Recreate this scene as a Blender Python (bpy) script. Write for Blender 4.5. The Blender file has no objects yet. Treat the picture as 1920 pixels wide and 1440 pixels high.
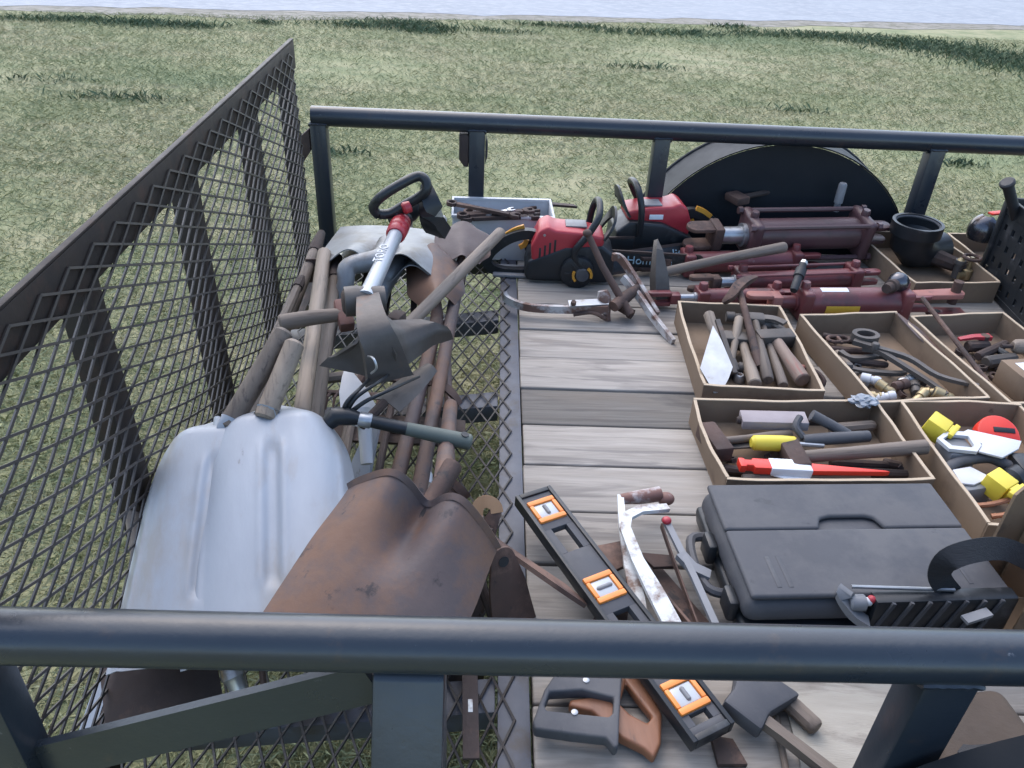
import bpy, bmesh, math, random
import numpy as np
from mathutils import Vector, Matrix, Euler
rad = math.radians
random.seed(7)
scene = bpy.context.scene
COL = scene.collection

# ---------------------------------------------------------------- camera
YAW, PITCH, ROLL, CAMH, FPX = 0.0383, 0.5813, 0.0533, 1.1035, 1532.13
_f = Vector((math.sin(YAW)*math.cos(PITCH), math.cos(YAW)*math.cos(PITCH), -math.sin(PITCH)))
_r = Vector((math.cos(YAW), -math.sin(YAW), 0)); _u = _r.cross(_f)
CR = math.cos(ROLL)*_r + math.sin(ROLL)*_u; CU = -math.sin(ROLL)*_r + math.cos(ROLL)*_u
CAM = Vector((0, 0, CAMH))
cam = bpy.data.cameras.new('camera'); camo = bpy.data.objects.new('camera', cam); COL.objects.link(camo)
camo.matrix_world = Matrix(((CR.x, CU.x, -_f.x, 0), (CR.y, CU.y, -_f.y, 0), (CR.z, CU.z, -_f.z, CAMH), (0, 0, 0, 1)))
cam.sensor_fit = 'HORIZONTAL'; cam.sensor_width = 36; cam.lens = 36*FPX/1920
cam.clip_start = .05; cam.clip_end = 500
scene.camera = camo
def W(px, py, z):
    """the place on the horizontal plane at height z that was measured off the photograph (1920 wide)"""
    d = CR*((px-960)/FPX) - CU*((py-720)/FPX) + _f
    return CAM + d*((z-CAMH)/d.z)

# ---------------------------------------------------------------- sky, sun, exposure (dusk, clear soft sky)
SUN_EL, SUN_ROT = rad(52), rad(-20)
world = bpy.data.worlds.new('World'); scene.world = world; world.use_nodes = True
nt = world.node_tree; nt.nodes.clear()
o_ = nt.nodes.new('ShaderNodeOutputWorld'); bg = nt.nodes.new('ShaderNodeBackground'); sk = nt.nodes.new('ShaderNodeTexSky')
sk.sky_type = 'NISHITA'; sk.sun_disc = False; sk.sun_elevation = SUN_EL; sk.sun_rotation = SUN_ROT
sk.air_density = 1.0; sk.dust_density = 1.6; sk.ozone_density = 1.6
bg.inputs[1].default_value = .075
nt.links.new(sk.outputs[0], bg.inputs[0]); nt.links.new(bg.outputs[0], o_.inputs[0])
sun = bpy.data.lights.new('sun', 'SUN'); sun.energy = .5; sun.angle = rad(100); sun.color = (1, .975, .95)
suno = bpy.data.objects.new('sun', sun); COL.objects.link(suno)
# direction to the sun: Nishita rotation 0 = +Y, growing clockwise seen from above
sd = Vector((math.sin(SUN_ROT)*math.cos(SUN_EL), math.cos(SUN_ROT)*math.cos(SUN_EL), math.sin(SUN_EL)))
suno.rotation_euler = (-sd).to_track_quat('-Z', 'Y').to_euler()
vs = scene.view_settings
vs.view_transform = 'Standard'; vs.look = 'None'; vs.gamma = 1; vs.use_curve_mapping = False; vs.exposure = 2.5
scene.render.resolution_x = 1024; scene.render.resolution_y = 768

# ---------------------------------------------------------------- materials
def lin(c):
    return tuple(((v/255)/12.92 if v/255 <= .04045 else ((v/255+.055)/1.055)**2.4) for v in c)
MATS = {}
def mat(name, a, b=None, rough=.6, metal=0., scale=8., stretch=(1, 1, 1), bump=.15, bscale=80., spots=None, spot_amt=.35,
        spot_scale=14., rvar=.15, coat=0., obj_rand=0., dist=0., spots2=None, spot2_amt=.6, spot2_scale=40., alpha=1., bdist=.002, spec=.5):
    if name in MATS: return MATS[name]
    b = b or tuple(x*.7 for x in a)
    m = bpy.data.materials.new(name); m.use_nodes = True; t = m.node_tree; N = t.nodes; L = t.links
    P = N['Principled BSDF']
    tc = N.new('ShaderNodeTexCoord'); mp = N.new('ShaderNodeMapping'); mp.inputs['Scale'].default_value = stretch
    oi = N.new('ShaderNodeObjectInfo')
    vm = N.new('ShaderNodeVectorMath'); vm.operation = 'MULTIPLY_ADD'; vm.inputs[1].default_value = (1, 1, 1)
    sc = N.new('ShaderNodeMath'); sc.operation = 'MULTIPLY'; sc.inputs[1].default_value = 13.7
    L.new(oi.outputs['Random'], sc.inputs[0]); L.new(tc.outputs['Object'], vm.inputs[0]); L.new(sc.outputs[0], vm.inputs[2])
    L.new(vm.outputs[0], mp.inputs[0])
    def noise(s, d=6, r=.6):
        n = N.new('ShaderNodeTexNoise'); n.inputs['Scale'].default_value = s; n.inputs['Detail'].default_value = d
        n.inputs['Roughness'].default_value = r; n.inputs['Distortion'].default_value = dist; L.new(mp.outputs[0], n.inputs['Vector']); return n
    def ramp(src, p0, p1):
        r = N.new('ShaderNodeMapRange'); r.inputs[1].default_value = p0; r.inputs[2].default_value = p1; L.new(src, r.inputs[0]); return r.outputs[0]
    def mix(f, x, y):
        k = N.new('ShaderNodeMix'); k.data_type = 'RGBA'; L.new(f, k.inputs[0])
        for s, v in ((6, x), (7, y)):
            if isinstance(v, tuple): k.inputs[s].default_value = (*v, 1)
            else: L.new(v, k.inputs[s])
        return k.outputs[2]
    n1 = noise(scale)
    c = mix(ramp(n1.outputs[0], .3, .7), a, b)
    if spots:
        n2 = noise(spot_scale, 8, .65); c = mix(ramp(n2.outputs[0], 1-spot_amt-.115, 1-spot_amt+.02), c, spots)
    if spots2:
        n3 = noise(spot2_scale, 6, .7); c = mix(ramp(n3.outputs[0], spot2_amt-.03, spot2_amt+.04), c, spots2)
    if obj_rand:
        h = N.new('ShaderNodeHueSaturation'); L.new(c, h.inputs['Color'])
        L.new(ramp2(N, L, oi.outputs['Random'], 1-obj_rand, 1+obj_rand), h.inputs['Value']); c = h.outputs[0]
    L.new(c, P.inputs['Base Color'])
    P.inputs['Metallic'].default_value = metal
    nr = noise(scale*3, 4)
    rr = N.new('ShaderNodeMapRange'); rr.inputs[3].default_value = max(.05, rough-rvar); rr.inputs[4].default_value = min(1, rough+rvar)
    L.new(nr.outputs[0], rr.inputs[0]); L.new(rr.outputs[0], P.inputs['Roughness'])
    if bump:
        nb = noise(bscale, 5); bp = N.new('ShaderNodeBump'); bp.inputs['Strength'].default_value = bump; bp.inputs['Distance'].default_value = bdist
        L.new(nb.outputs[0], bp.inputs['Height']); L.new(bp.outputs[0], P.inputs['Normal'])
    P.inputs['Coat Weight'].default_value = coat; P.inputs['Specular IOR Level'].default_value = spec
    MATS[name] = m; return m
def ramp2(N, L, src, lo, hi):
    r = N.new('ShaderNodeMapRange'); r.inputs[3].default_value = lo; r.inputs[4].default_value = hi; L.new(src, r.inputs[0]); return r.outputs[0]

M_RAIL = mat('black_painted_steel', (.013, .018, .025), (.020, .026, .034), spec=.55, rough=.30, scale=5, bump=.22, bscale=60, spots=(.05, .036, .03), spot_amt=.27, spot_scale=13, spots2=(.12, .125, .135), spot2_amt=.695, spot2_scale=40, rvar=.10)
M_GATE = mat('weathered_dark_steel', (.021, .017, .016), (.033, .024, .020), spec=.25, rough=.6, scale=9, bump=.3, bscale=60, spots=(.045, .027, .021), spot_amt=.36, spot_scale=16)
M_MESH = mat('dark_mesh_steel', (.025, .022, .022), (.042, .034, .030), rough=.5, scale=14, bump=0)
M_ANGLE = mat('grey_painted_angle', (.085, .09, .105), (.06, .062, .075), rough=.55, scale=12, bump=.2, spots=(.06, .05, .045), spot_amt=.36)
M_FENDER = mat('fender_black', (.011, .013, .016), (.015, .018, .022), spec=.22, rough=.6, scale=5, bump=.1)
M_RUST = mat('brown_rust', (.080, .042, .030), (.042, .026, .021), rough=.78, scale=10, bump=.5, bscale=70, spots=(.15, .085, .06), spot_amt=.36, spot_scale=9, spots2=(.022, .016, .016), spot2_amt=.62, spot2_scale=24, obj_rand=.15)
M_RUSTP = mat('purple_brown_rust', (.100, .070, .064), (.068, .052, .051), rough=.66, scale=6, bump=.45, bscale=60, spots=(.150, .080, .050), spot_amt=.43, spot_scale=5, spots2=(.040, .030, .030), spot2_amt=.64, spot2_scale=16, obj_rand=.12)
M_RUSTD = mat('dark_rust', (.035, .024, .021), (.055, .034, .026), rough=.8, scale=12, bump=.5, spots=(.09, .05, .035), spot_amt=.3)
M_IRON = mat('dull_grey_iron', (.105, .090, .078), (.062, .053, .047), rough=.6, scale=9, bump=.35, bscale=70, spots=(.15, .085, .055), spot_amt=.27, spot_scale=10, obj_rand=.15, metal=.25)
M_STEEL = mat('bright_steel', (.45, .46, .47), (.30, .30, .30), rough=.35, scale=14, bump=.1, metal=.7, spots=(.2, .15, .11), spot_amt=.3)
M_ALU = mat('dull_aluminium', (.35, .37, .40), (.30, .315, .34), rough=.56, scale=6, stretch=(.6, 1.6, 1.6), bump=.2, bscale=55, metal=.35, spots=(.30, .285, .27), spot_amt=.36, spot_scale=5, spots2=(.16, .135, .115), spot2_amt=.69, spot2_scale=12)
M_ALU_SHADED = mat('shaded_aluminium', (.22, .23, .24), (.165, .17, .175), rough=.5, scale=9, bump=.2, bscale=50, metal=.3, spots=(.13, .12, .11), spot_amt=.36, spot_scale=7)  # stained aluminium, its colour darkened because the far scoops get less light
M_WOOD = mat('grey_handle_wood', (.175, .138, .108), (.105, .080, .062), rough=.7, scale=6, stretch=(.5, 6, 6), bump=.4, bscale=40, obj_rand=.25, dist=.4, spots=(.07, .052, .042), spot_amt=.36)
M_WOODP = mat('pale_handle_wood', (.255, .20, .150), (.165, .128, .097), rough=.65, scale=6, stretch=(.5, 6, 6), bump=.3, bscale=40, obj_rand=.12, dist=.4, spots=(.11, .085, .066), spot_amt=.36)
M_CARD = mat('brown_cardboard', (.215, .150, .097), (.180, .124, .080), rough=.85, scale=4, bump=.2, bscale=70, obj_rand=.12, spots=(.145, .10, .066), spot_amt=.36, spot_scale=6, spots2=(.11, .075, .05), spot2_amt=.68, spot2_scale=18)
M_CARDE = mat('pale_cardboard_edge', (.47, .37, .26), (.40, .31, .215), rough=.9, scale=20, bump=.3, bscale=120)
M_BLK = mat('black_plastic', (.010, .012, .014), (.017, .019, .022), spec=.4, rough=.42, scale=10, bump=.12, spots=(.055, .055, .058), spot_amt=.3)
M_BLKD = mat('dusty_black_plastic', (.050, .051, .057), (.066, .066, .072), spec=.35, rough=.65, scale=4, bump=.10, bscale=150, spots=(.085, .083, .085), spot_amt=.42, spot_scale=6, spots2=(.045, .046, .05), spot2_amt=.66, spot2_scale=16)
M_RUB = mat('black_rubber', (.012, .013, .014), (.022, .022, .024), rough=.6, scale=14, bump=.2)
M_RED = mat('red_plastic', (.42, .035, .045), (.33, .025, .035), rough=.4, scale=6, bump=.08, spots=(.22, .06, .055), spot_amt=.27)
M_REDO = mat('orange_red_plastic', (.75, .045, .022), (.62, .035, .02), rough=.4, scale=6, bump=.05)
M_MAR = mat('maroon_paint', (.165, .040, .040), (.125, .033, .034), rough=.42, scale=6, bump=.15, spots=(.065, .032, .03), spot_amt=.34, spot_scale=9, spots2=(.20, .10, .095), spot2_amt=.66, obj_rand=.2)
M_MARD = mat('dark_maroon_paint', (.085, .040, .042), (.062, .032, .034), rough=.42, scale=6, bump=.15, spots=(.05, .03, .028), spot_amt=.34, spot_scale=9, obj_rand=.1)
M_PINK = mat('worn_red_oxide', (.33, .13, .10), (.24, .09, .075), rough=.6, scale=9, bump=.3, spots=(.12, .06, .05), spot_amt=.3)
M_ORG = mat('orange_plastic', (.80, .26, .045), (.68, .20, .035), rough=.42, scale=8, bump=.08, spots=(.42, .15, .06), spot_amt=.28)
M_YEL = mat('yellow_plastic', (.72, .57, .055), (.62, .48, .045), rough=.45, scale=8, bump=.08, spots=(.45, .36, .10), spot_amt=.27)
M_YELO = mat('amber_plastic', (.62, .29, .03), (.5, .22, .025), rough=.45, scale=8, bump=.05)
M_WHT = mat('white_plastic', (.55, .55, .555), (.47, .47, .475), rough=.5, scale=8, bump=.08, spots=(.45, .44, .43), spot_amt=.27)
M_WPAINT = mat('chipped_white_paint', (.66, .66, .63), (.56, .55, .52), rough=.55, scale=10, bump=.4, bscale=60, spots=(.16, .09, .06), spot_amt=.41, spot_scale=16)
M_GREYP = mat('grey_plastic', (.20, .20, .205), (.15, .15, .155), rough=.5, scale=8, bump=.08)
M_LEATH = mat('tan_leather', (.26, .175, .105), (.19, .125, .075), rough=.7, scale=7, bump=.4, bscale=90, spots=(.12, .08, .05), spot_amt=.33)
M_WEB = mat('black_webbing', (.022, .022, .024), (.03, .03, .032), rough=.85, scale=60, stretch=(.2, 3, 3), bump=.5, bscale=150)
M_COP = mat('old_copper', (.42, .20, .11), (.30, .14, .08), rough=.5, scale=9, bump=.2, metal=.5)
M_BRASS = mat('dull_brass', (.42, .33, .18), (.30, .23, .13), rough=.42, scale=12, bump=.2, metal=.6)
M_CLEAR = mat('clear_vial', (.42, .44, .45), (.36, .38, .39), rough=.15, scale=20, bump=0)
M_SHINE = mat('dark_chrome', (.12, .12, .13), (.07, .07, .08), rough=.22, metal=.8, scale=9, bump=.1, spots=(.09, .07, .06), spot_amt=.35)
M_PAPER = mat('white_paper', (.70, .72, .74), (.62, .64, .66), rough=.8, scale=12, bump=.15)
M_LBLUE = mat('pale_blue_print', (.35, .52, .60), (.3, .45, .52), rough=.6, bump=0)
M_GREEN = mat('grey_green_rubber', (.11, .125, .105), (.085, .10, .085), rough=.7, scale=12, bump=.25)
M_PLY = mat('pale_plywood', (.40, .37, .315), (.30, .275, .23), rough=.85, scale=5, bump=.4, stretch=(.8, 6, 6), spots=(.19, .165, .14), spot_amt=.36, spot_scale=4, dist=.6)

def wood_deck():
    m = bpy.data.materials.new('weathered_deck_wood'); m.use_nodes = True; t = m.node_tree; N = t.nodes; L = t.links; P = N['Principled BSDF']
    tc = N.new('ShaderNodeTexCoord'); oi = N.new('ShaderNodeObjectInfo')
    sc = N.new('ShaderNodeMath'); sc.operation = 'MULTIPLY'; sc.inputs[1].default_value = 31.
    L.new(oi.outputs['Random'], sc.inputs[0])
    va = N.new('ShaderNodeVectorMath'); va.operation = 'ADD'; L.new(tc.outputs['Object'], va.inputs[0]); L.new(sc.outputs[0], va.inputs[1])
    def mapn(s):
        mp = N.new('ShaderNodeMapping'); mp.inputs['Scale'].default_value = s; L.new(va.outputs[0], mp.inputs[0]); return mp.outputs[0]
    def noise(v, s, d, r=.6, ds=0):
        n = N.new('ShaderNodeTexNoise'); n.inputs['Scale'].default_value = s; n.inputs['Detail'].default_value = d; n.inputs['Roughness'].default_value = r
        n.inputs['Distortion'].default_value = ds; L.new(v, n.inputs['Vector']); return n.outputs[0]
    def rng(s, a, b, c=0., d=1.):
        r = N.new('ShaderNodeMapRange'); r.inputs[1].default_value = a; r.inputs[2].default_value = b; r.inputs[3].default_value = c; r.inputs[4].default_value = d
        L.new(s, r.inputs[0]); return r.outputs[0]
    def mix(f, x, y, mode='MIX'):
        k = N.new('ShaderNodeMix'); k.data_type = 'RGBA'; k.blend_type = mode
        if isinstance(f, float): k.inputs[0].default_value = f
        else: L.new(f, k.inputs[0])
        for s, v in ((6, x), (7, y)):
            if isinstance(v, tuple): k.inputs[s].default_value = (*v, 1)
            else: L.new(v, k.inputs[s])
        return k.outputs[2]
    grain = noise(mapn((1.3, 26, 26)), 3.2, 7, .65, .7)      # long fibres along the board
    figure = noise(mapn((.8, 7, 7)), 2.2, 4, .5, 1.6)          # flame figure
    patch = noise(mapn((1, 2.2, 2.2)), 3.0, 5, .6)
    c = mix(rng(grain, .32, .68), (.335, .302, .262), (.225, .198, .168))
    c = mix(rng(figure, .52, .60, 0, .55), c, (.125, .110, .10))
    c = mix(rng(patch, .55, .75, 0, .6), c, (.27, .215, .165))
    vo = N.new('ShaderNodeTexVoronoi'); vo.inputs['Scale'].default_value = 1.0; L.new(mapn((2.6, 6.0, .01)), vo.inputs['Vector'])
    c = mix(rng(vo.outputs['Distance'], .045, .09, .8, 0), c, (.10, .075, .06))
    h = N.new('ShaderNodeHueSaturation'); L.new(c, h.inputs['Color'])
    at = N.new('ShaderNodeAttribute'); at.attribute_type = 'OBJECT'; at.attribute_name = 'tone'
    L.new(at.outputs['Fac'], h.inputs['Value']); L.new(h.outputs[0], P.inputs['Base Color'])
    P.inputs['Roughness'].default_value = .82
    bp = N.new('ShaderNodeBump'); bp.inputs['Strength'].default_value = .5; bp.inputs['Distance'].default_value = .003
    L.new(grain, bp.inputs['Height']); L.new(bp.outputs[0], P.inputs['Normal'])
    return m
M_DECK = wood_deck()

def ground_mat(name, cols, s1, s2, rough=.95, bump=.6, bs=30, bdist=.02, attr=None):
    m = bpy.data.materials.new(name); m.use_nodes = True; t = m.node_tree; N = t.nodes; L = t.links; P = N['Principled BSDF']
    tc = N.new('ShaderNodeTexCoord'); mp = N.new('ShaderNodeMapping'); mp.inputs['Scale'].default_value = (.55, 1, 1); L.new(tc.outputs['Object'], mp.inputs[0])
    def noise(s, d):
        n = N.new('ShaderNodeTexNoise'); n.inputs['Scale'].default_value = s; n.inputs['Detail'].default_value = d; n.inputs['Roughness'].default_value = .65
        L.new(mp.outputs[0], n.inputs['Vector']); return n.outputs[0]
    def mixc(f, a, b, x, y):
        r = N.new('ShaderNodeMapRange'); r.inputs[1].default_value = a; r.inputs[2].default_value = b; L.new(f, r.inputs[0])
        k = N.new('ShaderNodeMix'); k.data_type = 'RGBA'; L.new(r.outputs[0], k.inputs[0])
        for s, v in ((6, x), (7, y)):
            if isinstance(v, tuple): k.inputs[s].default_value = (*v, 1)
            else: L.new(v, k.inputs[s])
        return k.outputs[2]
    c = mixc(noise(s1, 5), .38, .60, cols[0], cols[1])
    c = mixc(noise(s2, 6), .46, .62, c, cols[2])
    if len(cols) > 3: c = mixc(noise(s1*.35+.1, 4), .56, .68, c, cols[3])
    if attr:
        a = N.new('ShaderNodeAttribute'); a.attribute_name = attr
        h = N.new('ShaderNodeHueSaturation'); L.new(c, h.inputs['Color']); L.new(a.outputs['Fac'], h.inputs['Value']); c = h.outputs[0]
    L.new(c, P.inputs['Base Color']); P.inputs['Roughness'].default_value = rough; P.inputs['Specular IOR Level'].default_value = .2
    if bump:
        bp = N.new('ShaderNodeBump'); bp.inputs['Strength'].default_value = bump; bp.inputs['Distance'].default_value = bdist
        L.new(noise(bs, 6), bp.inputs['Height']); L.new(bp.outputs[0], P.inputs['Normal'])
    return m
M_LAWN = ground_mat('lawn_soil', [(.258, .262, .142), (.318, .296, .178), (.205, .222, .118), (.185, .212, .112)], 1.3, 6)
M_GRASS = ground_mat('grass_blades', [(.275, .282, .152), (.335, .314, .190), (.215, .236, .122), (.195, .226, .120)], 1.3, 5, rough=.8, bump=0, attr='tone')
M_WEED = ground_mat('weed_leaves', [(.075, .110, .060), (.105, .140, .075), (.058, .085, .048)], 2, 7, rough=.75, bump=0, attr='tone')
M_ROAD = ground_mat('pale_road', [(.27, .285, .305), (.24, .255, .275), (.31, .32, .335)], 1.5, 14, rough=.75, bump=.3, bs=60, bdist=.004)
M_VERGE = ground_mat('gravel_verge', [(.30, .275, .235), (.24, .22, .185), (.17, .16, .12)], 2.5, 12, rough=.95, bump=.6, bs=40)

# ---------------------------------------------------------------- geometry helpers
def frame(A, B, up=(0, 0, 1)):
    A = Vector(A); B = Vector(B); x = (B-A).normalized(); up = Vector(up)
    if abs(x.dot(up)) > .98: up = Vector((0, 1, 0))
    y = up.cross(x).normalized(); z = x.cross(y)
    return Matrix(((x.x, y.x, z.x, A.x), (x.y, y.y, z.y, A.y), (x.z, y.z, z.z, A.z), (0, 0, 0, 1)))
def place(x, y, z, rz=0, rx=0, ry=0):
    return Matrix.Translation((x, y, z)) @ Euler((rad(rx), rad(ry), rad(rz))).to_matrix().to_4x4()
class G:
    def __init__(s): s.bm = bmesh.new()
    def _take(s, b, M=None):
        if M is not None: b.transform(M)
        me = bpy.data.meshes.new('tmp'); b.to_mesh(me); b.free(); s.bm.from_mesh(me); bpy.data.meshes.remove(me); return s
    def box(s, lo, hi, bev=0., seg=2, M=None, taper=None):
        b = bmesh.new(); bmesh.ops.create_cube(b, size=1)
        for v in b.verts:
            p = [lo[i]+(hi[i]-lo[i])*(v.co[i]+.5) for i in range(3)]
            if taper and v.co.z > 0:                                    # shrink the top about its centre
                cx, cy = (lo[0]+hi[0])/2, (lo[1]+hi[1])/2; p[0] = cx+(p[0]-cx)*taper[0]; p[1] = cy+(p[1]-cy)*taper[1]
            v.co = p
        if bev: bmesh.ops.bevel(b, geom=b.edges[:], offset=bev, segments=seg, affect='EDGES', profile=.5, clamp_overlap=True)
        return s._take(b, M)
    def prism(s, poly, z0, z1, bev=0., seg=2, M=None, holes=()):
        b = bmesh.new(); vs_ = [b.verts.new((x, y, z0)) for x, y in poly]; f = b.faces.new(vs_)
        if f.normal.z > 0: f.normal_flip()
        b.normal_update()
        r = bmesh.ops.extrude_face_region(b, geom=[f]); 
        for v in r['geom']:
            if isinstance(v, bmesh.types.BMVert): v.co.z = z1
        bmesh.ops.recalc_face_normals(b, faces=b.faces)
        if bev: bmesh.ops.bevel(b, geom=[e for e in b.edges], offset=bev, segments=seg, affect='EDGES', profile=.5, clamp_overlap=True)
        return s._take(b, M)
    def tube(s, pts, r, n=10, caps=True, flat=None, up=None, M=None, closed=False):
        """sweep along pts; r number or list; flat=(a,b) makes an a x b half-size rectangle-ish section"""
        P = [Vector(p) for p in pts]; k = len(P); b = bmesh.new(); rings = []
        nrm = None
        for i in range(k):
            if closed: t = (P[(i+1) % k]-P[i-1]).normalized()
            else: t = (P[min(i+1, k-1)]-P[max(i-1, 0)]).normalized()
            if up is not None:
                u = Vector(up); n1 = (u-t*u.dot(t))
                n1 = n1.normalized() if n1.length > 1e-4 else t.orthogonal().normalized()
            elif nrm is None: n1 = t.orthogonal().normalized()
            else:
                n1 = nrm-t*nrm.dot(t); n1 = n1.normalized() if n1.length > 1e-6 else t.orthogonal().normalized()
            nrm = n1; n2 = t.cross(n1); rr = r[i] if isinstance(r, (list, tuple)) else r
            ring = []
            if flat:
                fa, fb = flat[i] if isinstance(flat[0], (list, tuple)) else flat
                for sx, sy in ((1, 1), (-1, 1), (-1, -1), (1, -1)): ring.append(b.verts.new(P[i]+n1*fb*sy+n2*fa*sx))
            else:
                for j in range(n):
                    a = 2*math.pi*j/n; ring.append(b.verts.new(P[i]+n1*rr*math.cos(a)+n2*rr*math.sin(a)))
            rings.append(ring)
        m_ = len(rings[0])
        for i in range(k if closed else k-1):
            a_, c_ = rings[i], rings[(i+1) % k]
            for j in range(m_): b.faces.new((a_[j], a_[(j+1) % m_], c_[(j+1) % m_], c_[j]))
        if caps and not closed: b.faces.new(rings[0][::-1]); b.faces.new(rings[-1])
        bmesh.ops.recalc_face_normals(b, faces=b.faces)
        return s._take(b, M)
    def lathe(s, A, B, prof, n=16, M=None):
        """prof: list of (t 0..1 along A-B, radius)"""
        A = Vector(A); B = Vector(B); F = frame(A, B); Ln = (B-A).length; b = bmesh.new(); rings = []
        for t, r in prof: rings.append([b.verts.new(F @ Vector((t*Ln, max(r, 1e-4)*math.cos(2*math.pi*j/n), max(r, 1e-4)*math.sin(2*math.pi*j/n)))) for j in range(n)])
        for a_, c_ in zip(rings, rings[1:]):
            for j in range(n): b.faces.new((a_[j], a_[(j+1) % n], c_[(j+1) % n], c_[j]))
        b.faces.new(rings[0][::-1]); b.faces.new(rings[-1]); bmesh.ops.recalc_face_normals(b, faces=b.faces)
        return s._take(b, M)
    def grid(s, fn, nu, nv, th=.0015, M=None):
        b = bmesh.new(); V = [[b.verts.new(fn(i/nu, j/nv)) for j in range(nv+1)] for i in range(nu+1)]
        fs = [b.faces.new((V[i][j], V[i+1][j], V[i+1][j+1], V[i][j+1])) for i in range(nu) for j in range(nv)]
        bmesh.ops.recalc_face_normals(b, faces=fs)
        if sum(f.normal.z for f in fs) < 0: bmesh.ops.reverse_faces(b, faces=fs)
        if th: bmesh.ops.solidify(b, geom=b.faces[:], thickness=th); 
        bmesh.ops.recalc_face_normals(b, faces=b.faces)
        return s._take(b, M)
    def sphere(s, c, r, sc=(1, 1, 1), M=None, sub=3):
        b = bmesh.new(); bmesh.ops.create_icosphere(b, subdivisions=sub, radius=r)
        for v in b.verts: v.co = Vector((v.co.x*sc[0]+c[0], v.co.y*sc[1]+c[1], v.co.z*sc[2]+c[2]))
        return s._take(b, M)
    def mesh(s, ang=38, smooth=True):
        me = bpy.data.meshes.new('mesh'); s.bm.to_mesh(me); s.bm.free()
        if smooth:
            me.polygons.foreach_set('use_smooth', [True]*len(me.polygons)); me.set_sharp_from_angle(angle=rad(ang))
        return me
    def obj(s, name, m, parent=None, M=None, ang=38, **kw):
        o = bpy.data.objects.new(name, s.mesh(ang)); COL.objects.link(o); o.data.materials.append(m)
        if parent is not None: o.parent = parent
        if M is not None: o.matrix_local = M
        for k, v in kw.items(): o[k] = v
        return o
def thing(name, label, cat, M=None, group=None):
    o = bpy.data.objects.new(name, None); COL.objects.link(o); o.empty_display_size = .05
    if M is not None: o.matrix_world = M
    o['label'] = label; o['category'] = cat
    if group: o['group'] = group
    return o
def tag(o, label, cat, group=None):
    o['label'] = label; o['category'] = cat
    if group: o['group'] = group
    return o
def text_mesh(body, size, depth=.0006, sx=1.):
    cu = bpy.data.curves.new('txt', 'FONT'); cu.body = body; cu.size = size; cu.extrude = depth; cu.align_x = 'CENTER'; cu.align_y = 'CENTER'; cu.resolution_u = 3
    to = bpy.data.objects.new('txt', cu); COL.objects.link(to)
    dg = bpy.context.evaluated_depsgraph_get(); me = bpy.data.meshes.new_from_object(to.evaluated_get(dg))
    bpy.data.objects.remove(to); bpy.data.curves.remove(cu); return me
def lettering(name, body, size, m, parent, M):
    o = bpy.data.objects.new(name, text_mesh(body, size)); COL.objects.link(o); o.data.materials.clear(); o.data.materials.append(m); o.parent = parent; o.matrix_local = M; return o
def arc(cx, cy, r, a0, a1, n):
    return [(cx+r*math.cos(rad(a0+(a1-a0)*i/n)), cy+r*math.sin(rad(a0+(a1-a0)*i/n))) for i in range(n+1)]
def smooth_pts(pts, n=6):
    """Catmull-Rom through the points"""
    P = [Vector(p) for p in pts]; out = []
    for i in range(len(P)-1):
        p0, p1, p2, p3 = P[max(i-1, 0)], P[i], P[i+1], P[min(i+2, len(P)-1)]
        for k in range(n):
            t = k/n; out.append(.5*((2*p1)+(p2-p0)*t+(2*p0-5*p1+4*p2-p3)*t*t+(3*p1-p0-3*p2+p3)*t**3))
    out.append(P[-1]); return out

# ---------------------------------------------------------------- the ground
GZ = -.60
def sheet(name, pts, z, m):
    me = bpy.data.meshes.new(name); me.from_pydata([(x, y, z) for x, y in pts], [], [tuple(range(len(pts)))]); me.update()
    o = bpy.data.objects.new(name, me); COL.objects.link(o); o.data.materials.append(m); o['kind'] = 'structure'; return o
def edge_y(x): return 10.02+.155*x          # where the lawn stops at the road
lawn = sheet('lawn', [(-150, -150), (150, -150), (150, 250), (-150, 250)], GZ, M_LAWN)
rng_ = np.random.default_rng(3)
ex = np.linspace(-40, 40, 260); wob = np.cumsum(rng_.normal(0, .05, 260)); wob -= np.convolve(wob, np.ones(25)/25, 'same')
near = [(x, edge_y(x)+.22+w) for x, w in zip(ex, wob)]
sheet('gravel_verge', near+[(40, edge_y(40)+3), (-40, edge_y(-40)+3)], GZ+.003, M_VERGE)
w2 = rng_.normal(0, .05, 260)
sheet('road', [(x, edge_y(x)+.62+w) for x, w in zip(ex, w2)]+[(40, edge_y(40)+14), (-40, edge_y(-40)+14)], GZ+.0055, M_ROAD)

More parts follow.
